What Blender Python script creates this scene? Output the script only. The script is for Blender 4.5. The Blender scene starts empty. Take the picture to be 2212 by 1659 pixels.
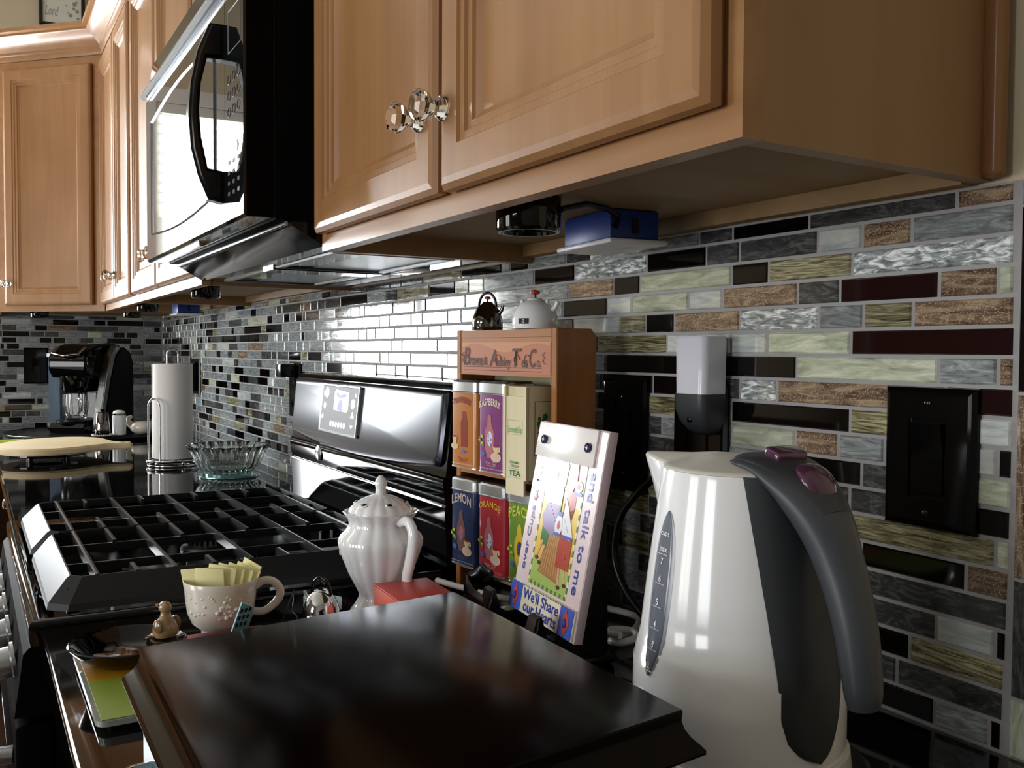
import bpy, bmesh, math, random
from math import sin, cos, pi, radians, atan2, hypot, sqrt
from mathutils import Vector, Matrix
random.seed(11)
SC = bpy.context.scene
COL = SC.collection
D = bpy.data

# ------------------------------------------------------------------ camera
# x runs along the tiled wall (left = minus), y = 0 is the wall, z = 0 the worktop
cam_d = D.cameras.new('camera'); cam = D.objects.new('camera', cam_d); COL.objects.link(cam)
cam_d.sensor_fit = 'HORIZONTAL'; cam_d.sensor_width = 36.0
cam_d.lens = 2024.95 / 2212 * 36.0
cam_d.clip_start = 0.02; cam_d.clip_end = 50
R_ = Vector((0.50094816, 0.86545707, 0.00591615)); U_ = Vector((-0.03276014, 0.0121307, 0.99938962)); F_ = Vector((-0.86485705, 0.50083621, -0.03442935))
m = Matrix.Identity(4)
for i in range(3):
    m[i][0] = R_[i]; m[i][1] = U_[i]; m[i][2] = -F_[i]
m[0][3], m[1][3], m[2][3] = 0.46004957, -0.74096152, 0.33214927
cam.matrix_world = m
SC.camera = cam

# ------------------------------------------------------------------ world, daylight, exposure
w = D.worlds.new('world'); SC.world = w; w.use_nodes = True
bg = w.node_tree.nodes['Background']; bg.inputs[0].default_value = (0.80, 0.90, 1.0, 1); bg.inputs[1].default_value = 1.0
SC.view_settings.view_transform = 'Standard'; SC.view_settings.look = 'None'
SC.view_settings.exposure = 0.72; SC.view_settings.gamma = 1.0; SC.view_settings.use_curve_mapping = False

def area(name, loc, direction, sx, sy, power, col=(1, 1, 1)):
    l = D.lights.new(name, 'AREA'); l.shape = 'RECTANGLE'; l.size = sx; l.size_y = sy; l.energy = power; l.color = col
    o = D.objects.new(name, l); COL.objects.link(o); o.location = loc
    o.rotation_euler = Vector(direction).to_track_quat('-Z', 'Y').to_euler()
    return o
XL = -3.91          # left wall
YR = -4.6           # rear wall, behind the camera
XR = 2.3            # right wall
ZF = -0.914; ZC = 1.98
W1 = (-1.70, -0.84, 0.16, 1.42)     # sink window in the left wall: y0, y1, z0, z1
W2 = (-0.25, 0.95, -0.2, 1.3)       # window in the rear wall: x0, x1, z0, z1
W3 = (-2.62, -1.25, -0.85, 1.25)      # patio door in the rear wall
area('daylight_sink_window', (XL - 0.14, (W1[0] + W1[1]) / 2, (W1[2] + W1[3]) / 2), (1, 0, 0), W1[1] - W1[0], W1[3] - W1[2], 62, (0.93, 0.97, 1.0))
area('daylight_rear_window', ((W2[0] + W2[1]) / 2, YR - 0.14, (W2[2] + W2[3]) / 2), (0, 1, 0), W2[1] - W2[0], W2[3] - W2[2], 36, (0.97, 0.98, 1.0))
area('daylight_patio_door', ((W3[0] + W3[1]) / 2, YR - 0.14, (W3[2] + W3[3]) / 2), (0, 1, 0), W3[1] - W3[0], W3[3] - W3[2], 42, (1.0, 0.97, 0.92))

# ------------------------------------------------------------------ materials
def srgb(h):
    if isinstance(h, str):
        h = h.lstrip('#'); c = [int(h[i:i + 2], 16) / 255 for i in (0, 2, 4)]
    else: c = list(h)
    return tuple((x / 12.92 if x <= 0.04045 else ((x + 0.055) / 1.055) ** 2.4) for x in c) + (1,)
class Mat:
    def __init__(s, name, col='808080', rough=0.5, metal=0.0, spec=0.5, coat=0.0, trans=0.0, ior=1.45, emit=None, es=0.0, coat_rough=0.03, alpha=1.0, sss=0.0):
        s.m = D.materials.new(name); s.m.use_nodes = True; s.nt = s.m.node_tree; s.n = s.nt.nodes; s.p = s.n['Principled BSDF']
        p = s.p.inputs
        p['Base Color'].default_value = srgb(col); p['Roughness'].default_value = rough; p['Metallic'].default_value = metal
        p['Specular IOR Level'].default_value = spec; p['Coat Weight'].default_value = coat; p['Coat Roughness'].default_value = coat_rough
        p['Transmission Weight'].default_value = trans; p['IOR'].default_value = ior; p['Alpha'].default_value = alpha
        if emit: p['Emission Color'].default_value = srgb(emit); p['Emission Strength'].default_value = es
    def node(s, t, **k):
        n = s.n.new(t)
        for a, b in k.items(): setattr(n, a, b)
        return n
    def link(s, a, b): s.nt.links.new(a, b)
    def coords(s, scale=(1, 1, 1), kind='Object', rot=(0, 0, 0)):
        tc = s.node('ShaderNodeTexCoord'); mp = s.node('ShaderNodeMapping')
        mp.inputs['Scale'].default_value = scale; mp.inputs['Rotation'].default_value = rot
        s.link(tc.outputs[kind], mp.inputs[0]); return mp.outputs[0]
    def noise(s, vec, scale=5, detail=4, rough=0.5, dist=0.0):
        n = s.node('ShaderNodeTexNoise'); n.inputs['Scale'].default_value = scale; n.inputs['Detail'].default_value = detail
        n.inputs['Roughness'].default_value = rough; n.inputs['Distortion'].default_value = dist
        if vec: s.link(vec, n.inputs['Vector'])
        return n.outputs[0]
    def ramp(s, fac, stops, interp='LINEAR'):
        r = s.node('ShaderNodeValToRGB'); r.color_ramp.interpolation = interp
        e = r.color_ramp.elements
        while len(e) < len(stops): e.new(0.5)
        for el, (p, c) in zip(e, stops): el.position = p; el.color = srgb(c)
        s.link(fac, r.inputs[0]); return r.outputs[0]
    def bump(s, h, strength=0.2, dist=0.002):
        b = s.node('ShaderNodeBump'); b.inputs['Strength'].default_value = strength; b.inputs['Distance'].default_value = dist
        s.link(h, b.inputs['Height']); s.link(b.outputs[0], s.p.inputs['Normal']); return s
    def color(s, out): s.link(out, s.p.inputs['Base Color']); return s
def wood(name, c1, c2, c3, rough, scale, axis='z', coat=0.0, spec=0.5, amt=1.0):
    M = Mat(name, c1, rough, coat=coat, spec=spec, coat_rough=0.15)
    sc = {'z': (scale, scale, scale * 0.06), 'x': (scale * 0.06, scale, scale), 'y': (scale, scale * 0.06, scale)}[axis]
    v = M.coords(sc)
    n1 = M.noise(v, 1.0, 5, 0.6, 0.6)
    v2 = M.coords((3.2, 3.2, 3.2)); n2 = M.noise(v2, 1.0, 3, 0.5)
    mx = M.node('ShaderNodeMath', operation='ADD'); M.link(n1, mx.inputs[0])
    ml = M.node('ShaderNodeMath', operation='MULTIPLY'); M.link(n2, ml.inputs[0]); ml.inputs[1].default_value = 0.9 * amt; M.link(ml.outputs[0], mx.inputs[1])
    md = M.node('ShaderNodeMath', operation='MULTIPLY'); md.inputs[1].default_value = 0.52; M.link(mx.outputs[0], md.inputs[0])
    M.color(M.ramp(md.outputs[0], [(0.32, c2), (0.5, c1), (0.68, c3)])); M.bump(n1, 0.03, 0.001)
    return M.m
mt = {}
mt['maple'] = wood('maple_cabinet', '9c7046', '8d623b', 'a97e51', 0.38, 26, 'z', 0.22, 0.4)
mt['maple_x'] = wood('maple_cabinet_rail', '9c7046', '8d623b', 'a97e51', 0.38, 26, 'x', 0.22, 0.4)
mt['maple_raw'] = wood('maple_plywood', '93774f', '886c45', 'a0845c', 0.6, 22, 'y')
mt['side_panel'] = wood('maple_end_panel', '94714a', '88653e', '9f7c54', 0.45, 9, 'z', 0.1)
mt['pine'] = wood('pine_rack', 'a2672f', '8a5121', 'b57b40', 0.42, 30, 'z', 0.2)
mt['pine_x'] = wood('pine_rack_board', 'ad7344', '9c6337', 'ba8353', 0.4, 26, 'x', 0.25)
mt['mahogany'] = wood('mahogany_lacquer', '0b0504', '060302', '150805', 0.14, 20, 'x', 0.0, 0.11)
mt['floor'] = wood('oak_floor', '4a382b', '3b2b20', '5a4536', 0.4, 14, 'y', 0.1)
mt['board_wood'] = wood('pale_beech', 'e3cfa5', 'd8c093', 'ecdcb8', 0.5, 12, 'y')
mt['tea_wood'] = wood('pale_balsa', 'ddd2ac', 'd3c69c', 'e6dcba', 0.6, 18, 'z')
mt['paint'] = Mat('cream_wall_paint', 'cdbfa2', 0.85).m
mt['paint_rear'] = Mat('taupe_wall_paint', '8d877c', 0.85).m
mt['ceiling'] = Mat('white_ceiling_paint', 'dcdad4', 0.9).m
mt['trim_white'] = Mat('white_window_trim', 'e8e8e6', 0.5).m
mt['blind'] = Mat('white_blind_slat', 'e6e8e4', 0.5).m
mt['grout'] = Mat('grey_grout', '9a9898', 0.85); mt['grout'].bump(mt['grout'].noise(mt['grout'].coords((600, 600, 600)), 1, 3), 0.3, 0.0006); mt['grout'] = mt['grout'].m
g = Mat('black_granite', '0b0b0c', 0.05, spec=0.26)
v = g.coords((1, 1, 1)); vo = g.node('ShaderNodeTexVoronoi'); vo.inputs['Scale'].default_value = 210; g.link(v, vo.inputs['Vector'])
g.color(g.ramp(vo.outputs['Distance'], [(0.0, '6b665e'), (0.06, '2a2725'), (0.10, '080707')])); mt['granite'] = g.m
def P(name, *a, **k):
    mt[name] = Mat(name, *a, **k).m
P('black_gloss', '050506', 0.04, spec=0.45)
P('black_enamel', '050506', 0.07, spec=0.4)
P('black_plastic', '0b0b0c', 0.22)
P('black_satin', '0b0c0d', 0.45, spec=0.15)
P('black_dark', '050505', 0.6)
P('plate_black', '040405', 0.10, spec=0.28)
P('mw_side', '050506', 0.6, spec=0.06)
P('black_steel', '3b3d42', 0.2, metal=0.85)
P('dark_glass', '101214', 0.03, spec=0.7)
P('chrome', 'd8d8da', 0.08, metal=1.0)
P('steel', 'a9adb0', 0.25, metal=1.0)
P('dark_chrome', '7a7470', 0.10, metal=1.0)
P('tin_lid', 'bfc4c6', 0.3, metal=1.0)
P('tin_lid_top', '2c2622', 0.3, metal=0.8)
P('glass', 'ffffff', 0.01, trans=1.0, ior=1.5)
P('glass_blue', 'f8fdfc', 0.01, trans=1.0, ior=1.46)
P('teal_glass', 'a9dcd6', 0.03, trans=0.9, ior=1.45)
P('clear_plastic', 'f2f6f8', 0.05, trans=1.0, ior=1.3)
P('tank_plastic', '8a9aac', 0.06, trans=0.7, ior=1.15)
P('white_ceramic', 'f6f6f8', 0.10, coat=0.6)
P('cream_ceramic', 'e4ddd0', 0.2, coat=0.3)
P('white_plastic', 'f4f5f6', 0.14, coat=0.3)
P('cream_plastic', 'd8d5cb', 0.25)
P('white_light', 'd9dbe6', 0.2, coat=0.3)
P('white_panel', 'd9d9dc', 0.3)
P('blue_plastic', '123a8c', 0.4)
P('grey_rubber', '36393d', 0.42)
P('grey_rubber_light', '42464b', 0.4)
P('purple_plastic', '4f2c45', 0.12, coat=0.5)
P('gauge', '6d7480', 0.15, coat=0.4)
P('gauge_edge', 'a4aab2', 0.2)
P('navy_button', '1c2348', 0.25)
P('white_print', 'f4f4f4', 0.5)
P('grey_print', '6f6f72', 0.5)
P('dark_print', '2e2a32', 0.6)
P('burn_print', '5b3a34', 0.6)
P('label_rose', 'b87352', 0.45)
P('label_top', 'c98a5c', 0.45)
P('red_knob', 'c0201c', 0.3)
P('red_box', 'c2453d', 0.45)
P('orange_red', 'c9533a', 0.45)
P('sky_box', 'a6d8ea', 0.4)
P('yellow_paper', 'f2ecb0', 0.6)
P('blue_ink', '2f3f9a', 0.6)
P('cable_white', 'e0dedb', 0.35)
P('cable_black', '09090a', 0.35)
P('slate_blue', '5d7480', 0.3, spec=0.3)
P('mat_red', '8e2f2c', 0.4, spec=0.3)
P('mat_amber', 'bf8b1e', 0.4, spec=0.3)
P('mat_green', '8aa23a', 0.4, spec=0.3)
P('mat_clear', 'c4ccc4', 0.08, trans=0.5)
P('duck', 'a88a68', 0.15, coat=0.5)
P('duck_dark', '7d5f42', 0.2, coat=0.4)
P('iron', '101112', 0.5, spec=0.3)
P('iron_top', '1c1e20', 0.28, spec=0.7)
P('iron_apron', '1e2022', 0.5, spec=0.35)
P('burner', '121214', 0.5)
P('alu', '85878a', 0.35, metal=1.0)
P('screen', '3c3f40', 0.5, spec=0.15, emit='8a8c8c', es=0.5)
P('icon_white', 'f5f5f5', 0.5, emit='ffffff', es=0.9)
P('icon_blue', '5a5ad0', 0.5, emit='5a5ad0', es=0.9)
P('tissue', 'e6e3e0', 0.9)
P('plate_green', 'a8b53c', 0.2, coat=0.5)
P('plate_orange', 'b06a2a', 0.3)
P('paper_art', 'd9d8cd', 0.7)
P('art_grey', '8f9890', 0.7)
P('frame_black', '0c0d0c', 0.4)
P('lint', 'cfc8b8', 0.9)
P('knob_grey', 'b9bcc0', 0.22, metal=0.9)
P('oven_glass', '0a0a0b', 0.05, spec=0.6)
for n, c in dict(tin_orange='b9702a', tin_purple='7c2d74', tin_blue='16305f', tin_red='b02434', tin_green='6e9430', brown_bottle='8a3220', vase_pink='b87078', vase_white='dcd8e4', cup_cream='ddc49c',
                 lettering_red='8a2018', lettering_cream='efe0c8', lettering_yellow='e8c23c', lettering_lime='d7da3c', leaf='6c8c3a', flower='cfd054', spoon_blue='5a6fb8', print_green='6fb07a', print_dgreen='2f7a4a',
                 tin_print='d6c0b4', vase_brown='7a5650').items(): P(n, c, 0.3, coat=0.4)
for n, c in dict(s_pink='e3cfcf', s_edge='cbb6bb', s_cream='eae0cc', s_yellow='e8c64e', s_green='7fae5e', s_dgreen='41773c', s_lav='9a82b4', s_dress='b24a38', s_apron='e6e8ea', s_straw='a87848', s_straw2='c79a62', s_grass='a9c26a', s_blue='4c62c0',
                 s_skin='dcaa84', s_orange='d0553c', s_brown='5c3826', s_check='5f8448', s_text='3c4ba6', s_white='f1ece8', s_rose='c8506a').items(): P(n, c, 0.24, coat=0.15)

# glass mosaic: painted foil behind clear glass
def tile_mat(name, stops, sx=40, sy=120, dist=1.5, fleck=None, rough=0.06):
    M = Mat(name, stops[0][1], rough, spec=0.6, coat=0.4, coat_rough=0.02)
    oi = M.node('ShaderNodeObjectInfo')
    tc = M.node('ShaderNodeTexCoord'); mp = M.node('ShaderNodeMapping'); mp.inputs['Scale'].default_value = (sx, 1, sy)
    ad = M.node('ShaderNodeVectorMath', operation='ADD'); M.link(tc.outputs['Object'], ad.inputs[0])
    cm = M.node('ShaderNodeCombineXYZ')
    for i in range(3):
        q = M.node('ShaderNodeMath', operation='MULTIPLY'); q.inputs[1].default_value = (7.3, 3.1, 11.7)[i]; M.link(oi.outputs['Random'], q.inputs[0]); M.link(q.outputs[0], cm.inputs[i])
    M.link(cm.outputs[0], ad.inputs[1]); M.link(ad.outputs[0], mp.inputs[0])
    n = M.noise(mp.outputs[0], 1.0, 6, 0.65, dist)
    c = M.ramp(n, stops)
    if fleck:
        n2 = M.noise(tc.outputs['Object'], 900, 2, 0.6)
        r2 = M.ramp(n2, [(0.56, '000000'), (0.66, 'ffffff')])
        mx = M.node('ShaderNodeMix', data_type='RGBA'); M.link(r2, mx.inputs['Factor']); M.link(c, mx.inputs[6]); mx.inputs[7].default_value = srgb(fleck); c = mx.outputs[2]
    hs = M.node('ShaderNodeHueSaturation'); mm = M.node('ShaderNodeMapRange'); mm.inputs[3].default_value = 1.0; mm.inputs[4].default_value = 1.5
    M.link(oi.outputs['Random'], mm.inputs[0]); M.link(mm.outputs[0], hs.inputs['Value']); M.link(c, hs.inputs['Color'])
    M.color(hs.outputs[0]); M.p.inputs['Metallic'].default_value = 0.08
    b = M.node('ShaderNodeBump'); b.inputs['Strength'].default_value = 0.12; b.inputs['Distance'].default_value = 0.0006
    M.link(n, b.inputs['Height']); M.link(b.outputs[0], M.p.inputs['Normal'])
    return M.m
TM = {
 'K': Mat('tile_black', '080505', 0.05, spec=0.42).m,
 'R': Mat('tile_oxblood', '1e090a', 0.05, spec=0.42).m,
 'D': tile_mat('tile_charcoal', [(0.35, '2b2c2c'), (0.5, '3a3c3c'), (0.66, '5c5f5d')], 30, 90, 2.0),
 'G': tile_mat('tile_grey', [(0.32, '55595a'), (0.5, '7b8182'), (0.66, '9ba3a2')], 22, 130, 2.0),
 'L': tile_mat('tile_pale_green', [(0.32, '7f8a78'), (0.5, 'a8ad96'), (0.68, 'c3c8b8')], 18, 100, 1.2),
 'P': tile_mat('tile_pearl', [(0.3, '7f898a'), (0.5, 'a9b0ae'), (0.68, 'c6c4b6')], 14, 90, 1.0),
 'S': tile_mat('tile_silver_foil', [(0.34, '4c5253'), (0.5, '8d9494'), (0.60, 'dfe3e3')], 50, 190, 0.8),
 'B': tile_mat('tile_bronze', [(0.34, '3a2c24'), (0.5, '6a5646'), (0.64, '96836a')], 20, 110, 1.5, fleck='a8977f'),
 'O': tile_mat('tile_olive', [(0.36, '38331f'), (0.48, '6f6a50'), (0.62, 'a3a080')], 12, 160, 2.5),
 'T': tile_mat('tile_aqua', [(0.3, '5f8f90'), (0.6, '8fbcb8')], 20, 100, 1.0),
 'V': tile_mat('tile_blue_foil', [(0.3, '5c7688'), (0.6, '93aebb')], 60, 100, 2.0),
}

# ------------------------------------------------------------------ mesh helpers
class MB:
    def __init__(s): s.v = []; s.f = []; s.mi = []; s.cur = 0
    def add(s, vs, fs, M=None):
        o = len(s.v)
        s.v += [tuple(M @ Vector(v)) if M else tuple(v) for v in vs]
        for f in fs: s.f.append([i + o for i in f]); s.mi.append(s.cur)
        return s
    def box(s, x0, x1, y0, y1, z0, z1, M=None):
        x0, x1 = sorted((x0, x1)); y0, y1 = sorted((y0, y1)); z0, z1 = sorted((z0, z1))
        return s.add([(x0, y0, z0), (x1, y0, z0), (x1, y1, z0), (x0, y1, z0), (x0, y0, z1), (x1, y0, z1), (x1, y1, z1), (x0, y1, z1)],
                     [(3, 2, 1, 0), (4, 5, 6, 7), (0, 1, 5, 4), (1, 2, 6, 5), (2, 3, 7, 6), (3, 0, 4, 7)], M)
    def rbox(s, x0, x1, y0, y1, z0, z1, b=0.002, seg=2, M=None):
        bm = bmesh.new(); bmesh.ops.create_cube(bm, size=1)
        for v in bm.verts:
            v.co = Vector(((x0 + x1) / 2 + v.co.x * abs(x1 - x0), (y0 + y1) / 2 + v.co.y * abs(y1 - y0), (z0 + z1) / 2 + v.co.z * abs(z1 - z0)))
        b = min(b, abs(x1 - x0) * .49, abs(y1 - y0) * .49, abs(z1 - z0) * .49)
        bmesh.ops.bevel(bm, geom=bm.edges[:], offset=b, segments=seg, profile=0.5, affect='EDGES')
        return s.bm(bm, M)
    def bm(s, bm, M=None):
        bm.verts.index_update()
        s.add([v.co.copy() for v in bm.verts], [[v.index for v in f.verts] for f in bm.faces], M); bm.free(); return s
    def lathe(s, prof, n=32, c=(0, 0, 0), M=None, wave=None, cap0=True, cap1=True):
        vs = []; k = len(prof)
        for i in range(n):
            a = 2 * pi * i / n
            for j, (r, z) in enumerate(prof):
                rr = r * (wave(a, j, z) if wave else 1)
                vs.append((c[0] + rr * cos(a), c[1] + rr * sin(a), c[2] + z))
        fs = [(i * k + j, ((i + 1) % n) * k + j, ((i + 1) % n) * k + j + 1, i * k + j + 1) for i in range(n) for j in range(k - 1)]
        if cap0 and prof[0][0] > 1e-6: fs.append([i * k for i in range(n)][::-1])
        if cap1 and prof[-1][0] > 1e-6: fs.append([i * k + k - 1 for i in range(n)])
        return s.add(vs, fs, M)
    def cyl(s, c, r, h, n=24, M=None, r2=None, b=0.0):
        r2 = r if r2 is None else r2
        if b: return s.lathe([(r - b, 0), (r, b), (r2, h - b), (r2 - b, h)], n, c, M)
        return s.lathe([(r, 0), (r2, h)], n, c, M)
    def tube(s, pts, r, n=10, closed=False, M=None, flat=None, cap=True):
        pts = [Vector(p) for p in pts]; k = len(pts); vs = []
        rs = r if isinstance(r, (list, tuple)) else [r] * k
        up = None
        for i, p in enumerate(pts):
            a = pts[(i - 1) % k] if (closed or i > 0) else p
            b = pts[(i + 1) % k] if (closed or i < k - 1) else p
            t = (b - a).normalized()
            if up is None:
                up = t.orthogonal().normalized() if flat is None else Vector(flat)
            sd = t.cross(up).normalized() if t.cross(up).length > 1e-5 else t.orthogonal().normalized()
            if flat is None: up = sd.cross(t).normalized(); u2 = up
            else: u2 = sd.cross(t).normalized()
            ri = rs[i]
            ra, rb = ri if isinstance(ri, (list, tuple)) else (ri, ri)
            for j in range(n):
                an = 2 * pi * j / n
                vs.append(p + sd * (ra * cos(an)) + u2 * (rb * sin(an)))
        fs = []
        for i in range(k if closed else k - 1):
            i2 = (i + 1) % k
            for j in range(n): fs.append((i * n + j, i * n + (j + 1) % n, i2 * n + (j + 1) % n, i2 * n + j))
        if not closed and cap: fs.append(list(range(n))[::-1]); fs.append([(k - 1) * n + j for j in range(n)])
        return s.add(vs, fs, M)
    def prism(s, poly, h0, h1, axis='z', M=None):
        n = len(poly)
        def q(p, h): return {'z': (p[0], p[1], h), 'x': (h, p[0], p[1]), 'y': (p[0], h, p[1])}[axis]
        return s.add([q(p, h0) for p in poly] + [q(p, h1) for p in poly],
                     [list(range(n))[::-1], [n + i for i in range(n)]] + [(i, (i + 1) % n, n + (i + 1) % n, n + i) for i in range(n)], M)
    def ball(s, c, r, n=16, M=None, sc=(1, 1, 1)):
        bm = bmesh.new(); bmesh.ops.create_uvsphere(bm, u_segments=n, v_segments=max(6, n // 2), radius=r)
        for v in bm.verts: v.co = Vector((c[0] + v.co.x * sc[0], c[1] + v.co.y * sc[1], c[2] + v.co.z * sc[2]))
        return s.bm(bm, M)
    def rings(s, x0, x1, z0, z1, prof, y=0.0, fill=False, M=None):
        # nested rectangular rings in the xz plane, prof = [(inset, y)]
        vs = []; k = len(prof)
        for ins, yy in prof:
            vs += [(x0 + ins, y + yy, z0 + ins), (x1 - ins, y + yy, z0 + ins), (x1 - ins, y + yy, z1 - ins), (x0 + ins, y + yy, z1 - ins)]
        fs = [(a * 4 + j, a * 4 + (j + 1) % 4, a * 4 + 4 + (j + 1) % 4, a * 4 + 4 + j) for a in range(k - 1) for j in range(4)]
        if fill: fs.append([(k - 1) * 4 + j for j in range(4)])
        return s.add(vs, fs, M)
    def mesh(s, name, m, smooth=30):
        me = D.meshes.new(name); me.from_pydata(s.v, [], s.f)
        ms = m if isinstance(m, (list, tuple)) else [m]
        for x in ms: me.materials.append(mt[x] if isinstance(x, str) else x)
        if len(ms) > 1: me.polygons.foreach_set('material_index', s.mi)
        bm = bmesh.new(); bm.from_mesh(me); bmesh.ops.recalc_face_normals(bm, faces=bm.faces); bm.to_mesh(me); bm.free()
        if smooth:
            me.shade_smooth(); me.set_sharp_from_angle(angle=radians(smooth))
        me.update(); return me
def link(name, me, parent=None):
    o = D.objects.new(name, me); COL.objects.link(o)
    if parent: o.parent = parent
    return o
def tag(o, label=None, cat=None, group=None, kind=None):
    if label: o['label'] = label
    if cat: o['category'] = cat
    if group: o['group'] = group
    if kind: o['kind'] = kind
    return o
def obj(name, mb, m, parent=None, label=None, smooth=30):
    o = link(name, mb.mesh(name, m, smooth), parent)
    if label: o['label'] = label
    return o
def thing(name, label, cat, loc=(0, 0, 0), rz=0.0, group=None):
    o = D.objects.new(name, None); COL.objects.link(o); o.location = loc; o.rotation_euler = (0, 0, rz); o.empty_display_size = 0.02
    return tag(o, label, cat, group)
def struct(name, mb, m, parent=None, smooth=30):
    return tag(obj(name, mb, m, parent, smooth=smooth), kind='structure')
def dup(root, loc=None, rz=None, label=None):
    r = root.copy(); COL.objects.link(r)
    if loc is not None: r.location = loc
    if rz is not None: r.rotation_euler = (0, 0, rz)
    if label: r['label'] = label
    for ch in list(root.children):
        c = ch.copy(); COL.objects.link(c); c.parent = r
        for g2 in list(ch.children):
            d = g2.copy(); COL.objects.link(d); d.parent = c
    return r
def text(s, w, h, m, parent, M, name='lettering', ext=0.0003, shear=0.0, space=1.0, bold=0.006, arc=0.0):
    """flat lettering fitted to w x h; M maps local (x right, y up, z out)"""
    cu = D.curves.new('t', 'FONT'); cu.body = s; cu.align_x = 'CENTER'; cu.align_y = 'CENTER'; cu.extrude = 0.0; cu.shear = shear; cu.space_character = space
    cu.resolution_u = 3; cu.offset = bold
    o = D.objects.new('t', cu); me = D.meshes.new_from_object(o)
    D.objects.remove(o); D.curves.remove(cu)
    xs = [v.co.x for v in me.vertices]; ys = [v.co.y for v in me.vertices]
    if not xs: return None
    cx, cy = (min(xs) + max(xs)) / 2, (min(ys) + max(ys)) / 2; sx = w / (max(xs) - min(xs)); sy = (h / (max(ys) - min(ys))) if h else sx
    for v in me.vertices:
        x = (v.co.x - cx) * sx; y = (v.co.y - cy) * sy
        if arc: y += arc * (1 - (2 * x / w) ** 2)
        v.co = M @ Vector((x, y, ext))
    me.materials.clear(); me.materials.append(mt[m]); me.name = name
    return link(name, me, parent)
def frontM(x, y, z):      # plane facing -y, x right, z up
    return Matrix.Translation((x, y, z)) @ Matrix(((1, 0, 0, 0), (0, 0, -1, 0), (0, 1, 0, 0), (0, 0, 0, 1)))
def cr(pts, k=5):
    """Catmull-Rom through tuples of numbers"""
    out = []; n = len(pts)
    for i in range(n - 1):
        p0, p1, p2, p3 = pts[max(i - 1, 0)], pts[i], pts[i + 1], pts[min(i + 2, n - 1)]
        for j in range(k):
            u = j / k
            out.append(tuple(0.5 * (2 * b + (c - a) * u + (2 * a - 5 * b + 4 * c - d) * u * u + (3 * b - a - 3 * c + d) * u ** 3) for a, b, c, d in zip(p0, p1, p2, p3)))
    return out + [tuple(pts[-1])]
def sweep(mb, path, prof, closed=False):
    """prof = [(out, z)], path = [(x, y)] ; out is to the right of travel"""
    n = len(path); k = len(prof); vs = []
    for i, p in enumerate(path):
        p = Vector(p)
        d1 = (p - Vector(path[i - 1])).normalized() if i > 0 else None
        d2 = (Vector(path[i + 1]) - p).normalized() if i < n - 1 else None
        if d1 is None: d1 = d2
        if d2 is None: d2 = d1
        n1 = Vector((d1.y, -d1.x)); n2 = Vector((d2.y, -d2.x)); b = (n1 + n2).normalized(); sc = 1 / max(0.3, b.dot(n1))
        for o_, z in prof: q = p + b * (o_ * sc); vs.append((q.x, q.y, z))
    fs = [(i * k + j, i * k + j + 1, (i + 1) * k + j + 1, (i + 1) * k + j) for i in range(n - 1) for j in range(k - 1)]
    fs += [[j for j in range(k)], [(n - 1) * k + j for j in range(k)][::-1]]
    mb.add(vs, fs)

# ------------------------------------------------------------------ room shell
TH = 0.12
struct('floor', MB().box(XL - TH, XR + TH, YR - TH, TH, ZF - 0.1, ZF), 'floor', smooth=0)
struct('ceiling', MB().box(XL - TH, XR + TH, YR - TH, TH, ZC, ZC + 0.1), 'ceiling', smooth=0)
def wall_with_holes(name, axis, pos, th, u0, u1, z0, z1, holes, m):
    """axis 'x': wall plane x = pos, spans y; axis 'y': plane y = pos, spans x"""
    mb = MB(); us = sorted({u0, u1} | {h[0] for h in holes} | {h[1] for h in holes})
    for a, b in zip(us, us[1:]):
        hs = [h for h in holes if h[0] <= a + 1e-6 and h[1] >= b - 1e-6]
        segs = [(z0, hs[0][2]), (hs[0][3], z1)] if hs else [(z0, z1)]
        for s0, s1 in segs:
            if s1 - s0 < 1e-4: continue
            if axis == 'x': mb.box(pos, pos + th, a, b, s0, s1)
            else: mb.box(a, b, pos, pos + th, s0, s1)
    return struct(name, mb, m, smooth=0)
wall_back = wall_with_holes('wall_back', 'y', 0.006, TH, XL, XR, ZF, ZC, [], 'paint')
wall_left = wall_with_holes('wall_left', 'x', XL - 0.006, -TH, YR, 0.006, ZF, ZC, [W1], 'paint')
wall_with_holes('wall_rear', 'y', YR, -TH, XL, XR, ZF, ZC, [W2, W3], 'paint_rear')
wall_with_holes('wall_right', 'x', XR, TH, YR, 0.006, ZF, ZC, [], 'paint_rear')
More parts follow.
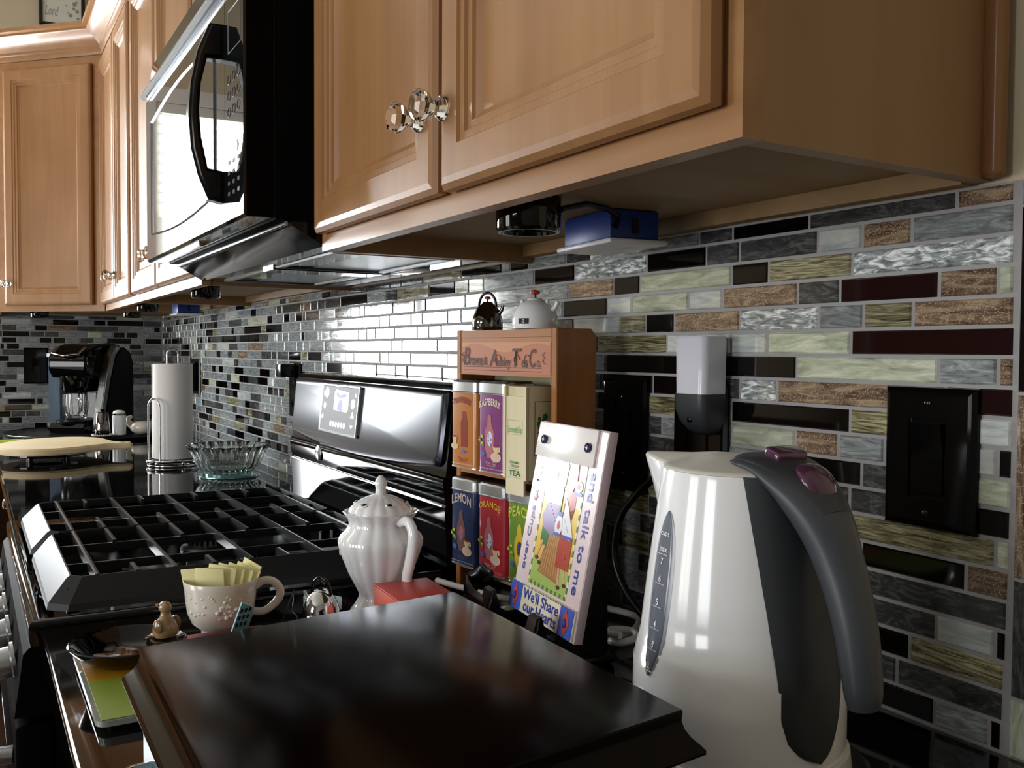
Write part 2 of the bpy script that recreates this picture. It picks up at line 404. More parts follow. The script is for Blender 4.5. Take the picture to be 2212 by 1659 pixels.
def window(name, axis, pos, u0, u1, z0, z1, slat_from, mull=None, sgn=1):
    # frame lies in the wall thickness, slats hang on the room side of the glass
    mb = MB()
    def B(m_, a0, a1, d0, d1, c0, c1):
        if axis == 'x': m_.box(pos - sgn * d0, pos - sgn * d1, a0, a1, c0, c1)
        else: m_.box(a0, a1, pos - sgn * d0, pos - sgn * d1, c0, c1)
    f = 0.045
    for (a0, a1, c0, c1) in [(u0, u0 + f, z0, z1), (u1 - f, u1, z0, z1), (u0 + f, u1 - f, z0, z0 + f), (u0 + f, u1 - f, z1 - f, z1)]: B(mb, a0, a1, 0.05, 0.1, c0, c1)
    if mull: B(mb, mull - 0.02, mull + 0.02, 0.05, 0.1, z0 + f, z1 - f)
    root = struct(name, mb, 'trim_white', smooth=0)
    cs = MB()
    for (a0, a1, c0, c1) in [(u0 - 0.065, u0, z0 - 0.065, z1 + 0.065), (u1, u1 + 0.065, z0 - 0.065, z1 + 0.065), (u0, u1, z1, z1 + 0.065), (u0, u1, z0 - 0.065, z0)]: B(cs, a0, a1, -0.016, -0.0005, c0, c1)
    obj('window_casing', cs, 'trim_white', root, smooth=0)
    if slat_from is not None:
        z = z1 - 0.06; k = 0
        hb = MB(); B(hb, u0 + 0.01, u1 - 0.01, 0.0, 0.045, z1 - 0.045, z1 - 0.002); obj('blind_headrail', hb, 'blind', root, smooth=0)
        me = None
        while z > slat_from:
            if me is None:
                sl = MB(); L = u1 - u0 - 0.03; a = radians(24)
                if axis == 'x': sl.box(-0.024, 0.024, -L / 2, L / 2, -0.0012, 0.0012, Matrix.Rotation(-a * sgn, 4, 'Y'))
                else: sl.box(-L / 2, L / 2, -0.024, 0.024, -0.0012, 0.0012, Matrix.Rotation(a * sgn, 4, 'X'))
                me = sl.mesh('slat', 'blind', 0)
            o = link('blind_slat', me, root); k += 1
            o.location = (pos - sgn * 0.024, (u0 + u1) / 2, z) if axis == 'x' else ((u0 + u1) / 2, pos - sgn * 0.024, z)
            z -= 0.043
    return root
window('window_1', 'x', XL - 0.006, *W1, 0.93, mull=(W1[0] + W1[1]) / 2)
window('window_2', 'y', YR, *W2, None, mull=None)
window('window_3', 'y', YR, *W3, None, mull=(W3[0] + W3[1]) / 2)

# ------------------------------------------------------------------ glass mosaic
TP = 0.0254; G = 0.0034
_tm = {}
def tile_mesh(L, H, code):
    key = (round(L, 4), round(H, 4), code)
    if key not in _tm:
        c = 0.0014; x, z = L / 2, H / 2
        vs = []
        for (i, y) in ((0, 0.0045), (0, 0.0010), (c, -0.0006)):
            vs += [(-x + i, y, -z + i), (x - i, y, -z + i), (x - i, y, z - i), (-x + i, y, z - i)]
        fs = [(a * 4 + j, a * 4 + (j + 1) % 4, a * 4 + 4 + (j + 1) % 4, a * 4 + 4 + j) for a in range(2) for j in range(4)] + [(8, 9, 10, 11)]
        mb = MB(); mb.add(vs, fs); _tm[key] = (mb.mesh('tile', TM[code], 0), vs, fs)
    return _tm[key]
def pick(dark=0.13):
    r = random.random()
    if r < dark: return 'K'
    for c, p in (('G', .30), ('D', .34), ('O', .14), ('P', .12), ('L', .08), ('B', .07), ('S', .05), ('V', .008), ('T', .004)):
        if random.random() < p: return c
    return 'G'
rows = {
1: ([-.0021, -.0542, -.219, -.3293, -.3847, -.4949, -.608, -.6682, -.7737, -.8283, -.8558, -.9965, -1.1556, -1.2582, -1.3147, -1.4755, -1.5756], 'BDKDGSDGKGKODDDDK'[0:16]),
2: ([-.0016, -.0985, -.1528, -.2074, -.318, -.3724, -.4825, -.6459, -.7547, -.9151, -.9691, -1.0221, -1.1287, -1.2799, -1.3366, -1.4431], 'GBPDDKSKGLOKODGD'[0:15]),
3: ([-.001, -.1642, -.2739, -.3302, -.4963, -.5526, -.6606, -.9808, -1.1429, -1.1939, -1.2989, -1.4561], 'SOKLKBGPKBDG'),
4: ([-.0003, -.0147, -.0696, -.1784, -.2329, -.3443, -.4022, -.5126, -.5672, -.6744, -.9967, -1.0495, -1.1572, -1.209, -1.3183, -1.3703, -1.4685], 'LBRDBPLPKGGGPGGPG'),
5: ([.0003, -.0956, -.1499, -.2042, -.316, -.4281, -.4834, -.5381, -.6466, -.7588, -1.0757, -1.1282, -1.1811, -1.2904, -1.3938, -1.4429, -1.4942], 'BOGSBKOPDGGPGGGGO'),
6: ([.001, -.1641, -.274, -.3295, -.4418, -.5885, -.745, -.9222, -1.091, -1.2531, -1.3046, -1.4587, -1.5591], 'RLPPOGKGGGGGG'),
7: ([.0012, -.0128, -.0684, -.2327, -.3466, -.415, -.5677, -.7185, -.8898, -1.051, -1.211, -1.3215, -1.367, -1.5208], 'BGLKGKGDGGPGOD'),
8: ([.0015, -.0614, -.2593, -.3145, -.3424, -.4676, -.5769, -.7578, -.9054, -1.0705, -1.2288, -1.2854, -1.3877, -1.5383, -1.6005, -1.7089], 'RBSDKKDGOGKPOGKG'),
9: ([.0013, -.0518, -.1635, -.3276, -.4764, -.5873, -.7178], 'POKOKG'),
10: ([.0016, -.0114, -.0557, -.1231, -.1773, -.2327, -.3271, -.4094, -.4497, -.476, -.6319], 'KPDGBLDGDG'),
11: ([.0014, -.0418, -.1488, -.2694, -.4047, -.4755, -.5757], 'LDKGDG'),
12: ([.0013, -.0456, -.1625, -.2425, -.3404, -.5037, -.5753], 'KDDGDG'),
13: ([.0011, -.0114, -.181, -.2419, -.3872, -.5331], 'LOKGOG'),
14: ([.001, -.0378, -.1471, -.2414, -.3097, -.4742], 'BKDGDG'),
15: ([.0004, -.1799, -.2409, -.4927], 'DGDG'),
16: ([.0002, -.0099, -.0654, -.1512, -.191, -.3087, -.4733], 'KPDKDGD'),
17: ([-.0011, -.0921, -.1398, -.2084, -.3853], 'OKDGD'),
18: ([-.0013, -.1051, -.15, -.2393, -.3848], 'DDKGD'),
19: ([-.0023, -.0134, -.0653, -.1776, -.3071, -.472], 'KGKGDG')}
MOD = 0.0547
tiles = []          # x0, x1, z0, z1, code
for k in range(1, 20):
    z0 = (19 - k) * TP + G / 2; z1 = (20 - k) * TP - G / 2
    if k == 1: z1 = 0.4725
    xs, codes = rows[k]
    x = xs[0]
    for i in range(len(xs) - 1):
        tiles.append((xs[i + 1] + G / 2, xs[i] - G / 2, z0, z1, codes[i] if i < len(codes) else 'G'))
    x = xs[-1]
    while x > XL + 0.01:
        L = MOD * random.choice((1, 1, 1, 2, 2, 3)) * random.choice((1, 1, 1, .5))
        nx = max(x - L, XL + 0.003)
        if nx - XL < 0.02: nx = XL + 0.003
        tiles.append((nx + G / 2, x - G / 2, z0, z1, pick(0.21))); x = nx
tiles.sort(key=lambda t: -t[1])
big = tiles[:292]; rest = tiles[292:]
for x0, x1, z0, z1, c in big:
    o = link('tile', tile_mesh(x1 - x0, z1 - z0, c)[0], wall_back)
    o.location = ((x0 + x1) / 2, 0.0, (z0 + z1) / 2); o.rotation_euler = (radians(random.uniform(-.35, .35)), 0, radians(random.uniform(-.3, .3)))
codes = sorted(TM)
mb = MB()
for x0, x1, z0, z1, c in rest:
    _, vs, fs = tile_mesh(x1 - x0, z1 - z0, c); mb.cur = codes.index(c)
    mb.add(vs, fs, Matrix.Translation(((x0 + x1) / 2, 0, (z0 + z1) / 2)) @ Matrix.Rotation(radians(random.uniform(-.4, .4)), 4, 'X') @ Matrix.Rotation(radians(random.uniform(-.4, .4)), 4, 'Z'))
tag(obj('far_tiles', mb, [TM[c] for c in codes], wall_back, smooth=0), kind='stuff')
# vertical border column at the end of the mosaic
for z0, z1, c in ((0.0, 0.047, 'L'), (0.05, 0.146, 'D'), (0.149, 0.299, 'B'), (0.302, 0.452, 'K')):
    o = link('border_tile', tile_mesh(z1 - z0, 0.0235, c)[0], wall_back); o.location = (0.0165, 0, (z0 + z1) / 2); o.rotation_euler = (0, pi / 2, 0)
o = link('border_tile', tile_mesh(0.018, 0.0235, 'G')[0], wall_back); o.location = (0.0165, 0, 0.463); o.rotation_euler = (0, pi / 2, 0)
obj('grout', MB().box(XL, 0.031, 0.0012, 0.0058, -0.002, 0.4745), 'grout', wall_back, smooth=0)
# left wall
Lk = {2: [(-.437, -.336), (-.278, -.231), (-.225, -.077)], 3: [(-.503, -.456), (-.035, -.009)], 4: [(-.623, -.522), (-.201, -.154), (-.149, -.102)], 5: [(-.487, -.441), (-.435, -.388), (-.227, -.128), (-.071, -.004)],
      6: [(-.631, -.616), (-.608, -.561), (-.136, -.088)], 8: [(-.66, -.598)], 9: [(-.608, -.517)], 11: [(-.54, -.515)], 12: [(-.66, -.61)], 13: [(-.618, -.571)], 15: [(-.605, -.505), (-.499, -.475)], 16: [(-.618, -.517)],
      17: [(-.66, -.595)], 18: [(-.603, -.554)], 19: [(-.51, -.46)]}
for k in range(1, 20):
    z0 = (19 - k) * TP + G / 2; z1 = (20 - k) * TP - G / 2
    if k == 1: z1 = 0.4725
    segs = sorted(Lk.get(k, [])); y = -0.735; out = []
    for a, b in segs + [(-0.004, None)]:
        while y < a - 0.004:
            L = MOD * random.choice((1, 1, 2, 2, 3)); ny = y + L
            if ny > a - 0.02: ny = a
            out.append((y, ny, pick(0.02))); y = ny
        if b is not None: out.append((a, b, 'K')); y = b
    for a, b, c in out:
        if b - a < 0.008: continue
        o = link('tile', tile_mesh(round(b - a - G, 3), z1 - z0, c)[0], wall_left)
        o.location = (XL, (a + b) / 2, (z0 + z1) / 2); o.rotation_euler = (0, 0, pi / 2 + radians(random.uniform(-.4, .4)))
obj('grout', MB().box(XL - 0.0058, XL - 0.0006, -0.74, 0.0, -0.002, 0.4745), 'grout', wall_left, smooth=0)

# ------------------------------------------------------------------ worktops
tag(obj('worktop', MB().rbox(-0.7735, 0.95, -0.672, -0.0012, -0.032, 0.0, 0.004, 3), 'granite'), 'black polished granite worktop in the foreground, right of the range', 'worktop')
mb = MB()
bm = bmesh.new()
pts = [(XL + 0.001, -0.0012), (-1.5405, -0.0012), (-1.5405, -0.672), (-3.238, -0.672), (-3.238, -2.9), (XL + 0.001, -2.9)]
vs = [bm.verts.new((x, y, -0.032)) for x, y in pts]; f = bm.faces.new(vs); r = bmesh.ops.extrude_face_region(bm, geom=[f])
for e in r['geom']:
    if isinstance(e, bmesh.types.BMVert): e.co.z = 0.0
bmesh.ops.recalc_face_normals(bm, faces=bm.faces)
bmesh.ops.bevel(bm, geom=bm.edges[:], offset=0.004, segments=2, affect='EDGES'); mb.bm(bm)
tag(obj('worktop', mb, 'granite'), 'black polished granite worktop beyond the range, under the coffee maker', 'worktop')

# ------------------------------------------------------------------ cabinets
DOORP = [(0.004, 0.0), (0.0, -0.006), (0.001, -0.014), (0.006, -0.0185), (0.012, -0.020), (0.040, -0.020), (0.042, -0.017), (0.049, -0.0165), (0.051, -0.0135), (0.058, -0.013), (0.060, -0.010), (0.066, -0.006)]
def crystal_knob(name='knob'):
    mb = MB()
    prof = [(0.0, 0.0), (0.0105, 0.0), (0.0112, 0.003), (0.0095, 0.0055), (0.0062, 0.009), (0.0068, 0.0125), (0.0125, 0.021), (0.0145, 0.026), (0.0125, 0.031), (0.0075, 0.0335), (0.0, 0.0335)]
    mb.lathe([(r_ * 1.12, z_) for r_, z_ in prof], 8)
    sc = Matrix.Rotation(pi / 2, 4, 'X')
    mb.v = [tuple(sc @ Vector(v_)) for v_ in mb.v]
    return mb.mesh(name, 'glass', 0)
KNOB = crystal_knob()
_rose = MB().cyl((0, 0, 0), 0.0125, 0.0015, 20); _rose.v = [tuple(Matrix.Rotation(pi / 2, 4, 'X') @ Vector(v_)) for v_ in _rose.v]
ROSE = _rose.mesh('knob_base', 'chrome')
def door(parent, x0, x1, z0, z1, y, knob=None, name='door', panel='maple'):
    prof = DOORP if (x1 - x0) > 0.16 else [(a * 0.7, b) for a, b in DOORP]
    d = obj(name, MB().rings(x0, x1, z0, z1, prof, y), 'maple', parent, smooth=0)
    i = prof[-1][0]
    obj('door_panel', MB().box(x0 + i - 0.001, x1 - i + 0.001, y - 0.006, y - 0.001, z0 + i - 0.001, z1 - i + 0.001), panel, d, smooth=0)
    if knob:
        k = link('knob', KNOB, d); k.location = (knob[0], y - 0.0203, knob[1])
    return d
def upper(name, label, x0, x1, z0, z1, doors, parts_rot=None, loc=(0, 0, 0), rz=0, left_end=True, right_end=True, depth=0.325, group=None, recess=0.026, skew=0.0):
    t = thing(name, label, 'cabinet', loc, rz, group)
    s = 0.016
    obj('side_panel', MB().box(x0 + 0.0005, x0 + s, -depth + 0.019, -0.0015, z0, z1), 'side_panel', t, smooth=0)
    sk = skew
    mb = MB(); ya, yb = -depth + 0.019, -0.0015; zb = z0 + (0.0105 if sk else 0)
    mb.add([(x1 - s, ya, z0), (x1 - 0.0005, ya, z0), (x1 - 0.0005 - sk, yb, zb), (x1 - s - sk, yb, zb), (x1 - s, ya, z1), (x1 - 0.0005, ya, z1), (x1 - 0.0005 - sk, yb, z1), (x1 - s - sk, yb, z1)],
           [(3, 2, 1, 0), (4, 5, 6, 7), (0, 1, 5, 4), (1, 2, 6, 5), (2, 3, 7, 6), (3, 0, 4, 7)])
    obj('side_panel', mb, 'side_panel', t, smooth=0)
    obj('bottom_panel', MB().prism([(x0 + s, -depth + 0.019), (x1 - s, -depth + 0.019), (x1 - s - skew, -0.0015), (x0 + s, -0.0015)], z0 + recess, z0 + recess + 0.01), 'maple_raw', t, smooth=0)
    obj('hanging_rail', MB().box(x0 + s, x1 - s - skew, -0.018, -0.0015, z0 + 0.009, z0 + recess), 'maple_raw', t, smooth=0)
    obj('top_panel', MB().box(x0 + s, x1 - s - skew, -depth + 0.019, -0.0015, z1 - 0.016, z1 - 0.001), 'maple_raw', t, smooth=0)
    f = MB(); y0, y1 = -depth, -depth + 0.0188
    f.box(x0 - 0.0008 * (not left_end), x0 + 0.04, y0, y1, z0, z1); f.box(x1 - 0.04, x1 + 0.0015, y0, y1, z0, z1)
    f.box(x0 + 0.04, x1 - 0.04, y0, y1, z0, z0 + 0.04); f.box(x0 + 0.04, x1 - 0.04, y0, y1, z1 - 0.04, z1)
    obj('face_frame', f, 'maple_x', t, smooth=0)
    for (a, b, k) in doors: door(t, a, b, z0 + 0.021, z1 - 0.028, -depth, (k, z0 + 0.098) if k else None)
    return t
ZB = 0.4660; ZT = 1.352
cab = upper('wall_cabinet', 'large maple wall cabinet in the foreground, over the white kettle', -0.7735, 0.0230, ZB, ZT, [(-0.757, -0.3805, -0.412), (-0.3705, 0.0115, -0.3565)], skew=0.0445)
obj('scribe_moulding', MB().rbox(-0.0238, -0.0060, -0.018, -0.0015, ZB + 0.0115, ZT, 0.005, 3), 'maple', cab)
upper('wall_cabinet', 'maple wall cabinet above the black microwave', -1.5375, -0.7745, 0.9005, ZT, [(-1.525, -1.16, -1.185), (-1.15, -0.785, -1.125)])
upper('wall_cabinet', 'maple two-door wall cabinet left of the microwave, doors bright with window light', -2.4115, -1.5385, ZB, ZT, [(-2.372, -1.985, -2.02), (-1.965, -1.556, -1.93)])
upper('wall_cabinet', 'narrow two-door maple wall cabinet beside the corner cabinet', -3.108, -2.4125, ZB, ZT, [(-3.092, -2.742, -2.775), (-2.734, -2.428, -2.70)])
# corner cabinet with diagonal front
t = thing('corner_cabinet', 'maple corner wall cabinet with one diagonal door over the coffee maker', 'cabinet')
A = (-3.43, -0.635); B = (-3.1095, -0.3145)
body = [(XL + 0.0015, -0.0015), (B[0], -0.0015), (B[0], B[1] + 0.004), (A[0] + 0.004, A[1] + 0.0), (XL + 0.0015, A[1])]
obj('case', MB().prism([(x, y) for x, y in body], ZB + 0.012, ZT), 'side_panel', t, smooth=0)
obj('end_panel', MB().box(XL + 0.0015, A[0] + 0.001, A[1] - 0.014, A[1] - 0.0005, ZB - 0.004, ZT), 'maple', t, smooth=0)
LD = hypot(B[0] - A[0], B[1] - A[1]); MD = Matrix.Translation((A[0], A[1], 0)) @ Matrix.Rotation(pi / 4, 4, 'Z')
ff = MB(); ff.box(-0.004, 0.045, -0.019, 0, ZB, ZT, MD); ff.box(LD - 0.045, LD - 0.0005, -0.019, 0, ZB, ZT, MD); ff.box(0.045, LD - 0.045, -0.019, 0, ZB, ZB + 0.04, MD); ff.box(0.045, LD - 0.045, -0.019, 0, ZT - 0.05, ZT, MD)
obj('face_frame', ff, 'maple_x', t, smooth=0)
d = obj('door', MB().rings(0.045, LD - 0.04, ZB + 0.021, ZT - 0.028, DOORP, -0.019, M=MD), 'maple', t, smooth=0)
obj('door_panel', MB().box(0.11, LD - 0.105, -0.025, -0.020, ZB + 0.086, ZT - 0.093, MD), 'maple', d, smooth=0)
k = link('knob', KNOB, d); k.location = MD @ Vector((0.066, -0.0393, ZB + 0.098)); k.rotation_euler = (0, 0, pi / 4)
# crown moulding
t = thing('crown_moulding', 'stepped maple crown moulding along the tops of the wall cabinets', 'moulding', (0, 0, ZT))
crown = [(0.0, 0.0), (0.007, 0.0), (0.010, 0.008), (0.010, 0.018), (0.014, 0.022), (0.014, 0.030), (0.022, 0.040), (0.040, 0.062), (0.052, 0.070), (0.056, 0.074), (0.056, 0.080), (0.068, 0.084), (0.070, 0.096), (0.0, 0.096)]
q = 0.0007
p45 = (A[0] + 0.0135 + 0.0, A[1] - 0.0135)
for nm, path in (('crown_length', [(XL + 0.002, A[1] - 0.0147), (A[0] + 0.0055, A[1] - 0.0147), (B[0] + 0.0155, -0.326), (-0.3, -0.326), (0.0250, -0.326), (0.0250, -0.0225)]),):
    mb = MB(); sweep(mb, path, [(o_, z_ + 0.0005) for o_, z_ in crown]); obj(nm, mb, 'maple_x', t, smooth=25)

# base cabinets
def base(label, x0, x1, units, yb=-0.61):
    t = thing('base_cabinet', label, 'cabinet')
    obj('case', MB().box(x0, x1, yb, -0.01, ZF + 0.1, -0.0325), 'maple', t, smooth=0)
    obj('toe_kick', MB().box(x0, x1, yb + 0.07, -0.01, ZF + 0.0005, ZF + 0.0995), 'black_satin', t, smooth=0)
    for a, b in units:
        d = obj('drawer', MB().rings(a + 0.004, b - 0.004, -0.195, -0.048, [(p_ * 0.5, y_) for p_, y_ in DOORP], yb, True), 'maple', t, smooth=0)
        k = link('knob', KNOB, d); k.location = ((a + b) / 2, yb - 0.0195, -0.12)
        d = door(t, a + 0.004, b - 0.004, ZF + 0.12, -0.205, yb, (b - 0.035, -0.27))
    return t
base('maple base cabinet under the near worktop beside the range', -0.7725, 0.93, [(-0.76, -0.30), (-0.29, 0.16), (0.17, 0.62)])
base('maple base cabinet left of the range with a crystal knob', -3.23, -1.5415, [(-2.87, -2.39), (-2.38, -1.97), (-1.96, -1.555)])
t = thing('base_cabinet', 'maple sink base cabinet along the left wall', 'cabinet')
obj('case', MB().box(XL + 0.01, -3.30, -2.88, -0.68, ZF + 0.1, -0.0325), 'maple', t, smooth=0)
obj('toe_kick', MB().box(XL + 0.01, -3.37, -2.88, -0.68, ZF + 0.0005, ZF + 0.0995), 'black_satin', t, smooth=0)

# ------------------------------------------------------------------ microwave
X0, X1 = -1.5365, -0.7755
t = thing('microwave', 'black over-the-range microwave mirroring the bright window, with a bowed black handle', 'microwave', (0, 0, 0.47))
Zm = -0.47
def mz(z): return z + Zm
obj('case', MB().rbox(X0, X1, -0.388, -0.012, mz(0.505), mz(0.899), 0.002), 'mw_side', t)
# door and control panel share one flush gloss front, split by a seam
XS = -0.8755
body = MB().prism([(-0.3885, mz(0.508)), (-0.4265, mz(0.506)), (-0.430, mz(0.510)), (-0.430, mz(0.822)), (-0.426, mz(0.826)), (-0.3885, mz(0.826))], X0, XS - 0.0008, 'x')
dr = obj('door', body, 'dark_glass', t, smooth=0)
# shallow arched window border
WX0, WX1, WZ0, WZ1 = -1.475, -0.935, mz(0.548), mz(0.772)
rim = []
for u in range(9): rim.append((WX0 + (WX1 - WX0) * u / 8, WZ0 - 0.012 * sin(pi * u / 8) + 0.006))
for u in range(9): rim.append((WX1 - (WX1 - WX0) * u / 8, WZ1 + 0.016 * sin(pi * u / 8)))
inner = [(x * 0.992 + 0.008 * (-1.205), z * 0.965 + 0.035 * mz(0.66)) for x, z in rim]
mb = MB(); n = len(rim)
mb.add([(x, -0.4302, z) for x, z in rim] + [(x, -0.4325, z) for x, z in [(a[0] * .5 + b[0] * .5, a[1] * .5 + b[1] * .5) for a, b in zip(rim, inner)]] + [(x, -0.4302, z) for x, z in inner],
       [(a * n + i, a * n + (i + 1) % n, a * n + n + (i + 1) % n, a * n + n + i) for a in range(2) for i in range(n)])
obj('window_rim', mb, 'steel', dr, smooth=0)
cp = obj('control_panel', MB().prism([(-0.3885, mz(0.508)), (-0.4265, mz(0.506)), (-0.430, mz(0.510)), (-0.430, mz(0.822)), (-0.426, mz(0.826)), (-0.3885, mz(0.826))], XS + 0.0008, X1, 'x'), 'dark_glass', t, smooth=0)
obj('panel_side', MB().box(X1 + 0.0001, X1 + 0.0006, -0.4262, -0.389, mz(0.507), mz(0.825)), 'mw_side', cp, smooth=0)
mb = MB()
for r_ in range(3):
    for c_ in range(3):
        mb.tube([(XS + 0.024 + c_ * 0.026 + 0.008 * cos(a * pi / 7), -0.4303, mz(0.70 - r_ * 0.022) + 0.0065 * sin(a * pi / 7)) for a in range(14)], 0.0004, 4, closed=True)
for r_ in range(4):
    for c_ in range(3):
        mb.box(XS + 0.018 + c_ * 0.026, XS + 0.028 + c_ * 0.026, -0.4305, -0.430, mz(0.585 - r_ * 0.014), mz(0.590 - r_ * 0.014))
mb.cur = 0
tag(obj('key_legends', mb, 'grey_print', cp), kind='stuff')
obj('clock_window', MB().rings(XS + 0.02, X1 - 0.012, mz(0.735), mz(0.792), [(0, -0.4301), (0.0005, -0.4307), (0.0015, -0.4301)]), 'grey_print', cp, smooth=0)
obj('start_key', MB().ball((XS + 0.068, -0.4302, mz(0.604)), 0.007, 12, sc=(1, 0.12, 1.1)), 'white_light', cp)
# vent strip above the door
obj('vent_panel', MB().prism([(-0.3885, mz(0.832)), (-0.428, mz(0.832)), (-0.418, mz(0.897)), (-0.3885, mz(0.897))], X0, X1, 'x'), 'dark_glass', t, smooth=0)
obj('vent_lip', MB().prism([(-0.389, mz(0.8265)), (-0.436, mz(0.8265)), (-0.442, mz(0.830)), (-0.440, mz(0.836)), (-0.4285, mz(0.842)), (-0.389, mz(0.8315))], X0, X1, 'x'), 'steel', t, smooth=0)
# hood chin under the door
obj('hood', MB().prism([(-0.012, mz(0.476)), (-0.322, mz(0.474)), (-0.366, mz(0.4985)), (-0.370, mz(0.5045)), (-0.012, mz(0.5045))], X0, X1, 'x'), 'black_enamel', t, smooth=0)
obj('hood_strip', MB().rbox(X0 + 0.002, X1 - 0.002, -0.3755, -0.3705, mz(0.499), mz(0.5045), 0.001), 'steel', t)
for xa in (-1.50, -1.135):
    fm = MB(); fm.rings(xa, xa + 0.30, -0.29, -0.09, [(0, 0), (0.003, -0.004), (0.012, -0.004), (0.014, -0.001)], 0, True)
    fm.v = [(a, c, mz(0.4756) + b) for a, b, c in fm.v]
    obj('grease_filter', fm, 'steel', t, smooth=0)
obj('filter_frame', MB().box(-1.20, -1.135, -0.29, -0.09, mz(0.470), mz(0.4758)), 'black_enamel', t, smooth=0)
mb = MB()
for i in range(46): mb.box(X0 + 0.02 + i * 0.0085, X0 + 0.024 + i * 0.0085, -0.075, -0.035, mz(0.472), mz(0.4757))
tag(obj('vent_slots', mb, 'steel', t, smooth=0), kind='stuff')
obj('lamp_lens', MB().rbox(-1.12, -1.02, -0.082, -0.048, mz(0.470), mz(0.4757), 0.002), 'white_plastic', t)
out = [(-0.4302, 0.784), (-0.4486, 0.7832), (-0.4644, 0.7439), (-0.4739, 0.6983), (-0.4772, 0.6537), (-0.4744, 0.6098), (-0.4653, 0.5727), (-0.4518, 0.5408), (-0.4302, 0.5370)]
inn = [(-0.4302, 0.5810), (-0.4515, 0.5837), (-0.4601, 0.6242), (-0.463, 0.6619), (-0.4603, 0.7003), (-0.452, 0.7345), (-0.4302, 0.7355)]
hb = MB(); bm = bmesh.new()
poly = [(y, mz(z)) for y, z in out + inn]
def ext(poly, x0, x1, bev):
    bm = bmesh.new(); vs = [bm.verts.new((x0, a, b)) for a, b in poly]; f = bm.faces.new(vs)
    r_ = bmesh.ops.extrude_face_region(bm, geom=[f])
    for e in r_['geom']:
        if isinstance(e, bmesh.types.BMVert): e.co.x = x1
    bmesh.ops.recalc_face_normals(bm, faces=bm.faces)
    bmesh.ops.bevel(bm, geom=[e for e in bm.edges if abs(e.verts[0].co.x - e.verts[1].co.x) < 1e-5], offset=bev, segments=3, affect='EDGES')
    return bm
hb.bm(ext(poly, -0.907, -0.879, 0.005)); obj('handle', hb, 'black_plastic', t, smooth=50)

# ------------------------------------------------------------------ range
X0, X1 = -1.5375, -0.7765
t = thing('range', 'black freestanding gas range with cast iron grates and tilted control backguard', 'stove', (0, 0, 0))
obj('body', MB().box(X0 + 0.002, X1 - 0.002, -0.655, -0.02, ZF + 0.10, -0.012), 'mw_side', t, smooth=0)
rim = [(0.002, -0.022), (0.0, -0.010), (0.0, 0.001), (0.0012, 0.0052), (0.004, 0.0078), (0.008, 0.0085), (0.012, 0.0080), (0.016, 0.0055), (0.020, 0.0022), (0.026, 0.0)]
mb = MB(); y0, y1 = -0.684, -0.1405; vs = []
for ins, z in rim: vs += [(X0 + ins, y0 + ins, z), (X1 - ins, y0 + ins, z), (X1 - ins, y1, z), (X0 + ins, y1, z)]
k = len(rim)
mb.add(vs, [(a * 4 + j, a * 4 + (j + 1) % 4, a * 4 + 4 + (j + 1) % 4, a * 4 + 4 + j) for a in range(k - 1) for j in range(4)] + [tuple((k - 1) * 4 + j for j in range(4)), (3, 2, 1, 0)])
obj('cooktop', mb, 'black_enamel', t, smooth=55)
# burners
for i, (bx, by, br) in enumerate(((-1.345, -0.515, 0.046), (-1.345, -0.275, 0.036), (-0.965, -0.515, 0.040), (-0.965, -0.275, 0.050), (-1.155, -0.395, 0.034))):
    b = obj('burner', MB().lathe([(br * 1.35, 0.0002), (br * 1.3, 0.004), (br, 0.007), (br * 0.95, 0.016), (br * 0.92, 0.018)], 36, (bx, by, 0)), 'alu', t, smooth=40)
    mb = MB()
    for a in range(24): mb.box(br * 0.95, br * 1.02, -0.0022, 0.0022, 0.008, 0.016, Matrix.Translation((bx, by, 0)) @ Matrix.Rotation(a * pi / 12, 4, 'Z'))
    tag(obj('flame_ports', mb, 'burner', b, smooth=0), kind='stuff')
    obj('burner_cap', MB().lathe([(br * 0.6, 0.018), (br * 1.02, 0.0185), (br * 1.05, 0.021), (br * 1.0, 0.0245), (br * 0.5, 0.0262), (0.0, 0.0265)], 36, (bx, by, 0)), 'burner', b, smooth=40)
    obj('igniter', MB().cyl((bx - br * 1.25, by + 0.012, 0.003), 0.003, 0.014, 8), 'white_ceramic', b)
